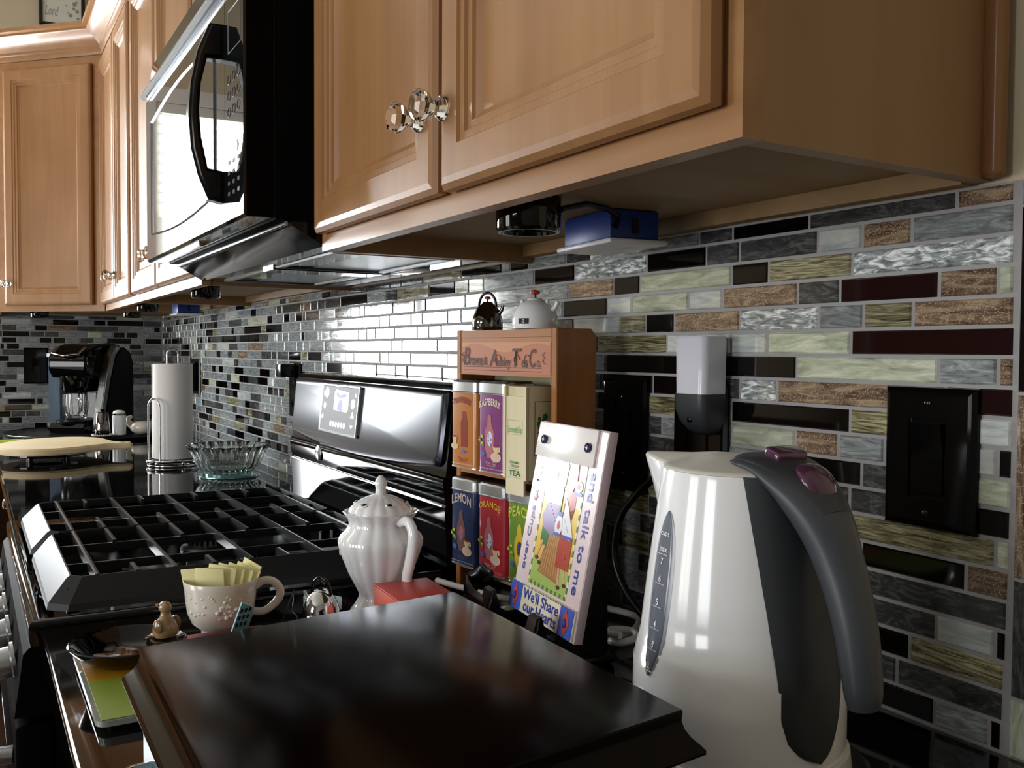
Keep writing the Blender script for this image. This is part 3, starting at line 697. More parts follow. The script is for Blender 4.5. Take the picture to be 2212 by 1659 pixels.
# grates, two halves, each with a sloping cast frame, bars and fingers
def grate(gx0, gx1, inner):
    y0, y1 = -0.662, -0.152; zt, zb, ap, w_ = 0.0455, 0.0095, 0.024, 0.006
    mb = MB(); vs = []
    c = 0.022
    def ring(ins, z, cc):
        li = 0.18 if inner == 'left' else 1.0; ri = 0.18 if inner == 'right' else 1.0
        a0, a1, b0, b1 = gx0 + ins * li, gx1 - ins * ri, y0 + ins, y1 - ins
        return [(a0 + cc, b0, z), (a1 - cc, b0, z), (a1, b0 + cc, z), (a1, b1 - cc, z), (a1 - cc, b1, z), (a0 + cc, b1, z), (a0, b1 - cc, z), (a0, b0 + cc, z)]
    prof = [(0.0, zb, c), (0.002, zb + 0.008, c), (ap, zt - 0.003, c * .7), (ap + 0.004, zt, c * .6), (ap + w_, zt, c * .5), (ap + w_ + 0.001, zt - 0.012, c * .5), (0.012, zb, c * .8), (0.0, zb, c)]
    for p in prof: vs += ring(*p)
    k = len(prof)
    mb.add(vs, [(a * 8 + j, a * 8 + (j + 1) % 8, a * 8 + 8 + (j + 1) % 8, a * 8 + 8 + j) for a in range(k - 1) for j in range(8)])
    fr = obj('grate', mb, 'iron_apron', t, smooth=20)
    a0, a1, b0, b1 = gx0 + (0.0045 if inner == 'left' else ap + 0.004), gx1 - (0.0045 if inner == 'right' else ap + 0.004), y0 + ap + 0.004, y1 - ap - 0.004
    xm, ym = (a0 + a1) / 2, (b0 + b1) / 2
    def barx(xa, xb, y, nm='grate_bar'):
        h = 0.0036
        m_ = MB().prism([(y - h, zt - 0.011), (y + h, zt - 0.011), (y + h * .8, zt + 0.0008), (y, zt + 0.0014), (y - h * .8, zt + 0.0008)], xa, xb, 'x'); obj(nm, m_, 'iron_top', fr, smooth=0)
    def bary(x, ya, yb, nm='grate_bar', dz=0.0):
        h = 0.0035
        m_ = MB().prism([(x - h, zt - 0.016 + dz), (x + h, zt - 0.016 + dz), (x + h * .7, zt - 0.004 + dz), (x - h * .7, zt - 0.004 + dz)], ya, yb, 'y'); obj(nm, m_, 'iron', fr, smooth=0)
    near = gx1 > -1.0
    for yb_ in (-0.603, -0.507, -0.407, -0.307, -0.207): barx(a0, a1, yb_)
    for fx in (0.30, 0.70): bary(a0 + (a1 - a0) * fx, b0, b1)
    for y in (-0.555, -0.457, -0.357, -0.257):
        sh_, lg = 0.050, 0.105
        barx(a0, a0 + (lg if near else sh_), y, 'grate_finger'); barx(a1 - (sh_ if near else lg), a1, y, 'grate_finger')
    for px_ in (gx0 + 0.03, gx1 - 0.03):
        for py_ in (y0 + 0.03, y1 - 0.03): obj('grate_foot', MB().box(px_ - 0.007, px_ + 0.007, py_ - 0.007, py_ + 0.007, 0.0005, zt - 0.013), 'iron', fr, smooth=0)
grate(-1.5150, -1.1605, 'right'); grate(-1.1590, -0.8000, 'left')
# front fascia with knobs, handle, oven door
obj('fascia', MB().prism([(-0.6555, -0.0225), (-0.6835, -0.0225), (-0.690, -0.030), (-0.700, -0.105), (-0.6555, -0.105)], X0 + 0.002, X1 - 0.002, 'x'), 'mw_side', t, smooth=0)
for i in range(5):
    kx = X0 + 0.10 + i * 0.140
    kb = MB().lathe([(0.024, 0.0), (0.024, 0.004), (0.0195, 0.006), (0.0185, 0.030), (0.0165, 0.034), (0.0, 0.034)], 28); MM = Matrix.Translation((kx, -0.6945, -0.064)) @ Matrix.Rotation(radians(98), 4, 'X')
    kb.v = [tuple(MM @ Vector(v_)) for v_ in kb.v]
    o = obj('control_knob', kb, 'knob_grey', t, smooth=40)
    gp = MB().rbox(-0.004, 0.004, -0.019, 0.019, 0.030, 0.045, 0.002); gp.v = [tuple(MM @ Vector(v_)) for v_ in gp.v]
    obj('knob_grip', gp, 'knob_grey', o)
od = obj('oven_door', MB().rbox(X0 + 0.006, X1 - 0.006, -0.700, -0.6565, -0.715, -0.118, 0.006), 'mw_side', t)
obj('oven_window', MB().rbox(X0 + 0.10, X1 - 0.10, -0.7012, -0.7003, -0.60, -0.24, 0.0004), 'oven_glass', od)
obj('oven_handle', MB().tube([(X0 + 0.05, -0.700, -0.165), (X0 + 0.055, -0.738, -0.165), (X0 + 0.09, -0.746, -0.165), (X1 - 0.09, -0.746, -0.165), (X1 - 0.055, -0.738, -0.165), (X1 - 0.05, -0.700, -0.165)], 0.011, 14), 'steel', od, smooth=50)
obj('warming_drawer', MB().rbox(X0 + 0.006, X1 - 0.006, -0.698, -0.6565, ZF + 0.11, -0.722, 0.005), 'black_enamel', t)
for px_ in (X0 + 0.04, X1 - 0.06):
    for py_ in (-0.62, -0.06): obj('foot', MB().cyl((px_, py_, ZF + 0.0005), 0.014, 0.1, 12), 'black_satin', t)
# backguard
bgp = [(-0.025, -0.012), (-0.1325, -0.012), (-0.1330, 0.012), (-0.1378, 0.101), (-0.1355, 0.104), (-0.1362, 0.108), (-0.1378, 0.114), (-0.1392, 0.122), (-0.1402, 0.131), (-0.1408, 0.139), (-0.1400, 0.1435), (-0.1362, 0.146), (-0.122, 0.272), (-0.119, 0.279), (-0.112, 0.283), (-0.025, 0.283)]
bgd = obj('backguard', MB().prism(bgp, X0 + 0.001, X1 - 0.001, 'x'), 'black_enamel', t, smooth=40)
# console face: rounded, arched lower edge, slightly domed
def console():
    cx = (X0 + X1) / 2; hw = (X1 - X0) / 2 - 0.014
    top, bot = 0.2735, 0.160
    pts = []
    for s_ in range(17): u = -1 + 2 * s_ / 16; pts.append((u * (hw - 0.012), bot - 0.016 * (1 - u * u)))
    for s_ in range(5): a = -pi / 2 + pi / 2 * s_ / 4; pts.append((hw - 0.012 + 0.012 * cos(a), bot + 0.012 + 0.012 * sin(a)))
    pts.append((hw + 0.004, top - 0.004)); pts.append((hw, top))
    pts.append((-hw, top)); pts.append((-hw - 0.004, top - 0.004))
    for s_ in range(5): a = pi + pi / 2 * s_ / 4; pts.append((-hw + 0.012 + 0.012 * cos(a), bot + 0.012 + 0.012 * sin(a)))
    return cx, pts
cx, cpts = console()
def slant(z): return -0.1355 + (z - 0.146) * (0.0135 / 0.126)
mb = MB(); n = len(cpts); mz_ = 0.215
levels = [(1.0, 0.0), (1.0, -0.004), (0.988, -0.0085), (0.97, -0.0095)]
vs = []
for sc_, off in levels:
    for a, b in cpts:
        z = mz_ + (b - mz_) * (sc_ if sc_ == 1.0 else 1 - (1 - sc_) * 5.5); x = cx + a * sc_
        vs.append((x, slant(z) + off - (0.004 * (1 - (a / 0.36) ** 2) if off < -0.003 else 0), z))
mb.add(vs, [(a * n + j, a * n + (j + 1) % n, a * n + n + (j + 1) % n, a * n + n + j) for a in range(3) for j in range(n)] + [tuple(3 * n + j for j in range(n))])
con = obj('control_console', mb, 'black_steel', bgd, smooth=35)
# screen
SX0, SX1, SZ0, SZ1 = -1.322, -1.128, 0.1800, 0.2635
MS = Matrix.Translation((0, 0, 0))
def sl(x, y, z): return (x, slant(z) - 0.0140 + y, z)
mb = MB(); rr = []
for ins, y in ((-0.005, 0.0015), (-0.004, -0.001), (-0.0015, -0.0012), (0.0, -0.0002)): rr += [sl(SX0 + ins, y, SZ0 + ins), sl(SX1 - ins, y, SZ0 + ins), sl(SX1 - ins, y, SZ1 - ins), sl(SX0 + ins, y, SZ1 - ins)]
mb.add(rr, [(a * 4 + j, a * 4 + (j + 1) % 4, a * 4 + 4 + (j + 1) % 4, a * 4 + 4 + j) for a in range(3) for j in range(4)])
obj('screen_bezel', mb, 'steel', con, smooth=0)
# keep the display as one part with its icons
mb = MB(); mb.add([sl(SX0, -0.0002, SZ0), sl(SX1, -0.0002, SZ0), sl(SX1, -0.0002, SZ1), sl(SX0, -0.0002, SZ1)], [(0, 1, 2, 3)])
def icon(pts, ci, y=-0.0007):
    mb.cur = ci; n = len(pts); mb.add([sl(SX0 + u * (SX1 - SX0), y, SZ0 + v_ * (SZ1 - SZ0)) for u, v_ in pts], [tuple(range(n))])
def disc(u, v_, r_, ci, y=-0.0007, k=1.0): icon([(u + r_ * cos(a * pi / 7), v_ + r_ * 2.2 * k * sin(a * pi / 7)) for a in range(14)], ci, y)
icon([(.36, .48), (.72, .46), (.76, .50), (.76, .90), (.40, .94), (.36, .90)], 1)
icon([(.46, .48), (.62, .47), (.60, .62), (.57, .72), (.51, .72), (.48, .62)], 2, -0.001); icon([(.40, .84), (.44, .90), (.52, .82), (.68, .88), (.70, .80), (.56, .76), (.44, .78)], 2, -0.001)
for u, v_, r_ in ((.14, .85, .055), (.07, .83, .03), (.10, .55, .035), (.06, .30, .025), (.88, .66, .05), (.93, .85, .02)): disc(u, v_, r_, 1)
icon([(.84, .36), (.94, .36), (.89, .50)], 1); icon([(.85, .20), (.93, .20), (.89, .12)], 1)
for i in range(6): disc(.32 + i * .075, .16, .03, 1)
obj('screen', mb, ['screen', 'icon_white', 'icon_blue'], con, smooth=0)
em = MB().ball((0, 0, 0), 0.016, 20, sc=(1.15, 0.3, 1.0)); em.v = [(a - 1.345, b - 0.1405, c + 0.128) for a, b, c in em.v]
obj('oval_badge', em, 'knob_grey', bgd)
obj('lower_trim', MB().tube([(X0 + 0.006, -0.1374, 0.1020), (X0 + 0.01, -0.1374, 0.1020), (X1 - 0.01, -0.1374, 0.1020)], 0.0009, 6), 'chrome', bgd)
obj('end_cap', MB().rbox(X1 - 0.009, X1 - 0.0008, -0.120, -0.03, 0.02, 0.284, 0.003), 'black_satin', bgd)

# ------------------------------------------------------------------ wall plates
def plate(label, x, z, w=0.092, h=0.126, kind='switch', loc=None, rz=0.0):
    t = thing('switch_plate' if kind == 'switch' else 'outlet_plate', label, 'wall plate', loc or (x, -0.0008, z), rz)
    mb = MB(); mb.rings(-w / 2, w / 2, -h / 2, h / 2, [(0, 0), (0.0005, -0.003), (0.004, -0.0065), (0.007, -0.0070), (w / 2 - 0.0185, -0.0070), (w / 2 - 0.018, -0.005)], 0, True)
    obj('plate', mb, 'plate_black', t, smooth=0)
    obj('paddle', MB().prism([(-0.0052, -0.032), (-0.0075, -0.031), (-0.0062, 0.0), (-0.0105, 0.031), (-0.0052, 0.032)], -0.0155, 0.0155, 'x') if kind == 'switch' else MB().rbox(-0.0165, 0.0165, -0.0082, -0.005, -0.033, 0.033, 0.001), 'plate_black', t, smooth=0)
    if kind != 'switch':
        mb = MB()
        for zz in (-0.018, 0.018):
            mb.box(-0.0065, -0.0045, -0.0084, -0.0078, zz - 0.002, zz + 0.006); mb.box(0.0045, 0.0065, -0.0084, -0.0078, zz - 0.002, zz + 0.006)
        tag(obj('socket_slots', mb, 'black_dark', t, smooth=0), kind='stuff')
    for zz in (-0.049, 0.049): obj('screw', MB().ball((0, -0.007, zz), 0.0032, 12, sc=(1, 0.4, 1)), 'black_gloss', t)
    return t
plate('black rocker switch plate to the right of the white kettle', -0.0725, 0.2397)
plate('black rocker switch plate behind the picture plaque', -0.5195, 0.2250, h=0.146)
plate('black outlet plate holding the plug-in night light', -0.3745, 0.2270, h=0.137, kind='outlet')
plate('black outlet plate beside the left end of the range backguard', -1.9430, 0.2280, h=0.14, kind='outlet')
plate('black outlet plate behind the paper towel roll', -3.19, 0.2320, w=0.15, h=0.132, kind='outlet')
plate('black switch plate on the left wall behind the coffee maker', 0, 0, h=0.15, loc=(XL - 0.0008, -0.50, 0.262), rz=pi / 2)
t = thing('plug_adapter', 'black plug adapter on the outlet behind the range backguard', 'plug', (-1.943, -0.0095, 0.275))
obj('adapter_body', MB().rbox(-0.022, 0.022, -0.04, -0.0001, -0.012, 0.022, 0.004), 'black_plastic', t)
obj('adapter_lip', MB().rbox(-0.025, 0.025, -0.006, -0.0003, -0.014, 0.024, 0.001), 'black_satin', t)
t = thing('plug_adapter', 'slim black plug block on the outlet behind the paper towels', 'plug', (-3.19, -0.0095, 0.232))
obj('adapter_body', MB().rbox(-0.03, 0.03, -0.05, -0.0001, -0.05, 0.05, 0.006), 'black_plastic', t)
obj('adapter_lip', MB().rbox(-0.033, 0.033, -0.006, -0.0003, -0.053, 0.053, 0.001), 'black_satin', t)
# night light
t = thing('night_light', 'plug-in night light with white translucent cover and dark grey base above the kettle', 'night light', (-0.352, -0.0095, 0.243))
mb = MB(); pr_ = []
for s_ in range(9): a = -pi / 2 + pi * s_ / 8 * 0.5; pr_.append((0.0, 0))
sh = [(-0.0265, 0.046), (-0.0265, 0.115), (-0.021, 0.119), (0.021, 0.119), (0.0265, 0.115), (0.0265, 0.046)]
def round_sec(z, w, d0, d1, rr=0.009):
    out = []
    for cx_, cy_, a0 in ((w / 2 - rr, -d1 + rr, -pi / 2), (-w / 2 + rr, -d1 + rr, -pi)):
        rng = range(6)
        seg = [(cx_ + rr * cos(a0 + pi / 2 * i / 5), cy_ + rr * sin(a0 + pi / 2 * i / 5), z) for i in rng]
        out += seg if cx_ > 0 else seg
    a = out[:6][::-1]; b = out[6:][::-1]
    return [(w / 2, -d0, z)] + a + b + [(-w / 2, -d0, z)]
def loft(secs, m=None):
    mb = MB(); n = len(secs[0]); vs = [v_ for s_ in secs for v_ in s_]
    mb.add(vs, [(i * n + j, i * n + (j + 1) % n, (i + 1) * n + (j + 1) % n, (i + 1) * n + j) for i in range(len(secs) - 1) for j in range(n)] + [tuple(range(n))[::-1], tuple((len(secs) - 1) * n + j for j in range(n))])
    return mb
obj('light_cover', loft([round_sec(0.043, 0.050, 0.0, 0.033), round_sec(0.104, 0.052, 0.0, 0.033), round_sec(0.1075, 0.050, 0.001, 0.031)]), 'white_light', t, smooth=45)
obj('light_base', loft([round_sec(-0.004, 0.020, 0.0, 0.012, 0.004), round_sec(0.002, 0.036, 0.0, 0.022), round_sec(0.012, 0.046, 0.0, 0.029), round_sec(0.025, 0.0515, 0.0, 0.0335), round_sec(0.0428, 0.0518, 0.0, 0.034)]), 'grey_rubber', t, smooth=50)
obj('sensor', MB().ball((0, -0.0305, 0.014), 0.0035, 10, sc=(1, .4, 1)), 'black_gloss', t)

# ------------------------------------------------------------------ under-cabinet lights
def puck(label, x, y, zt, r=0.034, h=0.036):
    t = thing('puck_light', label, 'light', (x, y, zt - h))
    obj('housing', MB().lathe([(r * .62, 0.004), (r * .80, 0.004), (r * .84, 0.0), (r * .94, 0.0), (r, 0.004), (r, h - 0.0005), (0, h - 0.0005)], 40), 'black_gloss', t, smooth=40)
    obj('lens', MB().lathe([(0.0, 0.010), (r * .4, 0.009), (r * .7, 0.0045)], 32, cap1=True), 'dark_chrome', t, smooth=50)
    return t
puck('round black puck light under the foreground cabinet, beside the blue box', -0.378, -0.237, 0.4915)
puck('black puck light under the cabinet left of the microwave', -1.852, -0.25, 0.4915)
puck('black puck light under the narrow cabinet by the corner', -2.78, -0.235, 0.4915)
puck('black puck light far left under the corner cabinet', -3.66, -0.50, 0.4775, h=0.022)
puck('black puck light at the back under the corner cabinet', -3.45, -0.19, 0.4775, h=0.022)
def lightbox(label, x, y, zt, rz, w, d, h):
    t = thing('transformer_box', label, 'junction box', (x, y, zt), rz)
    obj('box', MB().rbox(-w * .42, w * .42, -d * .42, d * .42, -h, -0.0005, 0.002), 'blue_plastic', t)
    obj('slot', MB().box(w * .421, w * .43, -0.004, 0.004, -h * .8, -h * .3), 'black_dark', t, smooth=0)
    obj('cover_plate', MB().rbox(-w / 2, w / 2, -d / 2, d / 2, -h - 0.0065, -h - 0.0003, 0.003), 'white_panel', t)
    return t
lightbox('blue box with white cover plate mounted under the foreground cabinet', -0.437, -0.090, 0.4915, -0.10, 0.130, 0.076, 0.033)
lightbox('blue box with white cover plate under the cabinet by the far corner', -2.87, -0.10, 0.4915, 0.0, 0.13, 0.085, 0.036)
tag(obj('light_cord', MB().tube([(-0.350, -0.215, 0.478), (-0.355, -0.18, 0.487), (-0.375, -0.14, 0.488), (-0.383, -0.118, 0.482), (-0.383, -0.1225, 0.470)], 0.0035, 8), 'cable_black'), 'short black cord from the puck light to the blue box', 'cord')

# ------------------------------------------------------------------ tea rack with tins
RA = 0.113; RM = Matrix.Translation((-0.504, -0.12, 0)) @ Matrix.Rotation(RA, 4, 'Z')
W, H, DP = 0.2224, 0.361, 0.0645
t = thing('tea_rack', 'wooden tea rack with shop name on its top board, against the tiled wall', 'rack', (-0.504, -0.12, 0.0005), RA)
H0 = H
for xa in (-W, -0.0105):
    bm = bmesh.new(); poly = [(0, 0), (0, H), (DP - 0.008, H), (DP, H - 0.008), (DP, 0)]
    mb = MB(); mb.bm(ext(poly, xa, xa + 0.0105, 0.001)); obj('side_board', mb, 'pine', t, smooth=0)
obj('top_board', MB().box(-W + 0.0107, -0.0107, 0.0005, DP - 0.006, H - 0.0105, H - 0.0005), 'pine_x', t, smooth=0)
obj('header_board', MB().box(-W + 0.0107, -0.0107, 0.0006, 0.0075, 0.300, H - 0.0108), 'pine_x', t, smooth=0)
hb_ = obj('name_label', MB().box(-W + 0.014, -0.012, 0.0001, 0.0005, 0.303, 0.344), 'label_rose', t, smooth=0)
arch = [(-W + 0.014, 0.344)] + [(-W + 0.014 + (W - 0.026) * i / 16, 0.3365 + 0.006 * sin(i / 16 * 9.0)) for i in range(17)] + [(-0.012, 0.344)]
obj('label_hills', MB().prism(arch, -0.0001, 0.0001, 'y'), 'label_top', hb_, smooth=0)
# raised print
def frM(z): return Matrix(((1, 0, 0, 0), (0, 0, -1, 0), (0, 1, 0, 0), (0, 0, 0, 1)))
def L_(x, z, y=-0.0002): return Matrix.Translation((x, y, z)) @ frM(0)
xx = -W / 2 - 0.003
for word, cx_, w_, h_, cz in (('B', -0.1965, 0.0150, 0.0245, 0.3250), ('rowne', -0.1725, 0.0310, 0.0108, 0.3180), ('&', -0.1510, 0.0085, 0.0115, 0.3190), ('A', -0.1330, 0.0190, 0.0220, 0.3232), ('shley', -0.1080, 0.0275, 0.0172, 0.3165), ('T', -0.0810, 0.0190, 0.0240, 0.3240), ('ea', -0.0645, 0.0125, 0.0098, 0.3165), ('C', -0.0475, 0.0140, 0.0240, 0.3235), ('o.', -0.0350, 0.0080, 0.0085, 0.3165)):
    text(word, w_, h_, 'burn_print', t, L_(cx_, cz), shear=0.2 if len(word) == 1 and word != '&' else 0.0, bold=0.016)
mb = MB()
for cx_, s_ in ((-0.192, 1), (-0.129, -1), (-0.087, -1), (-0.053, 1)):
    mb.tube([(cx_ - 0.006 * s_ + 0.006 * cos(a / 9 * 5), -0.0002, 0.3215 + 0.0065 * sin(a / 9 * 5)) for a in range(10)], 0.0005, 4)
mb.box(-0.202, -0.103, -0.0004, 0.0, 0.3105, 0.3113); mb.box(-0.098, -0.030, -0.0004, 0.0, 0.3105, 0.3113); mb.box(-0.202, -0.030, -0.0004, 0.0, 0.3060, 0.3068)
for cx_ in (-0.2065, -0.0255):
    for a in range(7): mb.box(cx_ - 0.0012 + 0.002 * cos(a * 2), cx_ + 0.0012 + 0.002 * cos(a * 2), -0.0004, 0, 0.316 + a * 0.0022, 0.3178 + a * 0.0022)
obj('scrollwork', mb, 'burn_print', t, smooth=0)
obj('shelf', MB().box(-W + 0.0107, -0.0107, 0.0002, DP - 0.006, 0.163, 0.1718), 'pine_x', t, smooth=0)
obj('shelf', MB().box(-W + 0.0107, -0.0107, 0.0002, DP - 0.006, 0.0285, 0.0368), 'pine_x', t, smooth=0)
obj('back_panel', MB().box(-W + 0.0107, -0.0107, DP - 0.0055, DP - 0.001, 0.0, H - 0.012), 'tea_wood', t, smooth=0)

def rrect(w, d, r, n=5, cx=0, cy=0):
    out = []
    for sx, sy, a0 in ((1, -1, -pi / 2), (1, 1, 0), (-1, 1, pi / 2), (-1, -1, pi)):
        for i in range(n): a = a0 + pi / 2 * i / (n - 1); out.append((cx + sx * (w / 2 - r) + r * cos(a), cy + sy * (d / 2 - r) + r * sin(a)))
    return out
def secz(w, d, r, z, n=5): return [(x, y, z) for x, y in rrect(w, d, r, n)]
def tin(label, lx, lz, colr, word, wcol, wh, art, small):
    p = RM @ Vector((lx, 0.0070, lz)); TW, TD, TH_ = 0.0648, 0.0500, 0.1205
    t = thing('tea_tin', label, 'tin', p, RA, 'tea tins in the wooden rack')
    body = loft([secz(TW, TD, 0.009, 0.0012), secz(TW, TD, 0.009, TH_ - 0.016)])
    obj('tin_body', body, colr, t, smooth=40)
    obj('foot_rim', loft([secz(TW + 0.002, TD + 0.002, 0.010, 0.0), secz(TW + 0.002, TD + 0.002, 0.010, 0.0018)]), 'tin_lid', t, smooth=40)
    lid = loft([secz(TW + 0.0022, TD + 0.0022, 0.0095, TH_ - 0.0175), secz(TW + 0.0024, TD + 0.0024, 0.0095, TH_ - 0.0165), secz(TW + 0.001, TD + 0.001, 0.0095, TH_ - 0.0155), secz(TW + 0.001, TD + 0.001, 0.0095, TH_ - 0.003), secz(TW - 0.002, TD - 0.002, 0.009, TH_ - 0.0008)])
    obj('lid', lid, 'tin_lid', t, smooth=30)
    obj('lid_top', loft([secz(TW - 0.005, TD - 0.005, 0.008, TH_ - 0.0012), secz(TW - 0.005, TD - 0.005, 0.008, TH_)]), 'tin_lid_top', t, smooth=0)
    yf = -TD / 2 - 0.0002
    text(word, 0.047, wh, wcol, t, L_(-0.003, 0.0885, yf), bold=0.02, arc=0.005, space=1.05)
    names = []; mb = MB()
    def pl(mname, pts, k=0.0):
        if mname not in names: names.append(mname)
        mb.cur = names.index(mname); n = len(pts); mb.add([(x, yf - 0.0001 - k, z) for x, z in pts], [tuple(range(n))])
    def el(mname, cx_, cz, a, b, k=0.0, n=18): pl(mname, [(cx_ + a * cos(2 * pi * i / n), cz + b * sin(2 * pi * i / n)) for i in range(n)], k)
    def lathe2(mname, prof, cx_, k): pl(mname, [(cx_ + r_, z) for r_, z in prof] + [(cx_ - r_, z) for r_, z in prof[::-1]], k)
    if art == 'bottle':
        lathe2('brown_bottle', [(0.008, 0.029), (0.0085, 0.058), (0.0080, 0.064), (0.0050, 0.068), (0.0052, 0.074), (0.004, 0.0775)], 0.003, 0.0)
        el('cup_cream', -0.020, 0.029, 0.009, 0.0045, 0.0002); lathe2('cup_cream', [(0.0035, 0.030), (0.0055, 0.043)], -0.020, 0.0003); el('brown_bottle', -0.020, 0.0425, 0.0045, 0.0014, 0.0004)
        el('spoon_blue', 0.001, 0.0225, 0.0045, 0.0025, 0.0004); pl('spoon_blue', [(0.004, 0.0235), (0.013, 0.0215), (0.013, 0.0228), (0.004, 0.0248)], 0.0005)
    else:
        vb = {'vase': 'vase_pink', 'dark': 'vase_brown', 'lantern': 'lettering_yellow'}[art]
        lathe2(vb, [(0.005, 0.020), (0.0090, 0.030), (0.0108, 0.046), (0.0095, 0.056), (0.0055, 0.062), (0.0045, 0.066), (0.0040, 0.073), (0.0015, 0.0765)], -0.004, 0.0)
        el('vase_white' if art == 'vase' else ('vase_pink' if art == 'dark' else 'dark_print'), -0.003, 0.045, 0.006, 0.010, 0.0002)
        for a in range(5): el('spoon_blue', -0.004 + 0.004 * cos(a * 2.1), 0.044 + 0.007 * sin(a * 1.7), 0.0012, 0.0018, 0.0004, 8)
        for a in range(6): el('flower' if a % 2 else 'leaf', -0.022 + 0.004 * cos(a), 0.036 + 0.0022 * a, 0.0028, 0.0022, 0.0003, 8)
        el('spoon_blue', -0.019, 0.0245, 0.005, 0.0035, 0.0003)
        el('cup_cream', 0.011, 0.0215, 0.0115, 0.0065, 0.0003); el('tin_print', 0.011, 0.022, 0.007, 0.0038, 0.0004)
        lathe2('cup_cream', [(0.0035, 0.024), (0.0065, 0.0365)], 0.011, 0.0005); el('brown_bottle', 0.011, 0.036, 0.0055, 0.0016, 0.0006)
        pl('cup_cream', [(0.017, 0.028), (0.021, 0.030), (0.0205, 0.0355), (0.017, 0.035)], 0.0004)
    obj('label_art', mb, names, t, smooth=0)
    text('Tea Co', 0.024, 0.0035, small, t, L_(0.0, 0.0130, yf)); text('Teacup Row', 0.020, 0.0026, small, t, L_(0.0, 0.0095, yf))
    text('GREEN TEA BAGS - NET WT 1.50 OZ (42.2g)', 0.054, 0.0022, wcol if art != 'bottle' else 'lettering_cream', t, L_(0.0, 0.0052, yf))
    return t
tin('orange tin with STRAWBERRY lettering, top shelf at left', -0.1784, 0.1728, 'tin_orange', 'STRAWBERRY', 'lettering_red', 0.0085, 'bottle', 'brown_bottle')
tin('purple tin with RASPBERRY lettering and silver lid', -0.1118, 0.1728, 'tin_purple', 'RASPBERRY', 'lettering_cream', 0.0095, 'vase', 'tin_print')
tin('dark blue tin with LEMON lettering on the bottom shelf', -0.1784, 0.0380, 'tin_blue', 'LEMON', 'tin_print', 0.0130, 'dark', 'vase_brown')
tin('red tin with ORANGE lettering on the bottom shelf', -0.1118, 0.0380, 'tin_red', 'ORANGE', 'lettering_yellow', 0.0085, 'vase', 'tin_print')
tin('green tin with PEACH lettering, half hidden by the plaque', -0.0452, 0.0380, 'tin_green', 'PEACH', 'lettering_lime', 0.0130, 'lantern', 'leaf')
# balsa tea box
t = thing('wooden_tea_box', 'narrow cream wooden tea box with green TEA print and sliding front', 'box', RM @ Vector((-0.0490, 0.0, 0.1726)), RA)
obj('box_body', MB().rbox(-0.0240, 0.0240, -0.0230, 0.0290, 0.0, 0.116, 0.001), 'tea_wood', t)
obj('box_rail', MB().box(-0.0240, -0.0190, -0.0270, -0.0232, 0.0, 0.116), 'tea_wood', t, smooth=0)
obj('box_rail', MB().box(0.0190, 0.0240, -0.0270, -0.0232, 0.0, 0.116), 'tea_wood', t, smooth=0)
sl_ = obj('sliding_front', MB().box(-0.0186, 0.0186, -0.0262, -0.0234, -0.020, 0.104), 'tea_wood', t, smooth=0)
yf = -0.0264
mb = MB(); mb.rings(-0.0155, 0.0155, 0.056, 0.074, [(0, 0), (0.0004, 0)], yf); mb.box(-0.014, 0.014, yf, yf + 0.0001, 0.0128, 0.0133); mb.box(-0.014, 0.014, yf, yf + 0.0001, 0.0018, 0.0023)
obj('print_rules', mb, 'print_green', sl_, smooth=0)
text('Commonwealth Teas', 0.028, 0.0085, 'print_green', t, L_(0, 0.0625, yf))
text('GOURMET', 0.021, 0.0032, 'print_dgreen', t, L_(0, 0.0210, yf)); text('CEYLON', 0.017, 0.0032, 'print_dgreen', t, L_(0, 0.0165, yf))
text('TEA', 0.024, 0.0072, 'print_dgreen', t, L_(0, 0.0076, yf), bold=0.02)
mb = MB(); Mx = Matrix(((0, 0, 1, 0.0242), (1, 0, 0, 0), (0, 1, 0, 0), (0, 0, 0, 1)))
mb.v = []; rb = MB().rings(-0.014, 0.022, 0.030, 0.098, [(0, 0), (0.0008, 0)], 0); mb.add([(0.0242, x, z) for x, y, z in rb.v], rb.f)
obj('side_frame', mb, 'dark_print', t, smooth=0)
mb = MB()
for a in range(14): mb.ball((0.0242, -0.006 + 0.005 * cos(a * 2.4) + 0.004, 0.050 + a * 0.0022), 0.0035 + 0.0015 * sin(a), 8, sc=(0.05, 1, 1))
obj('side_tree', mb, 'print_dgreen', t)

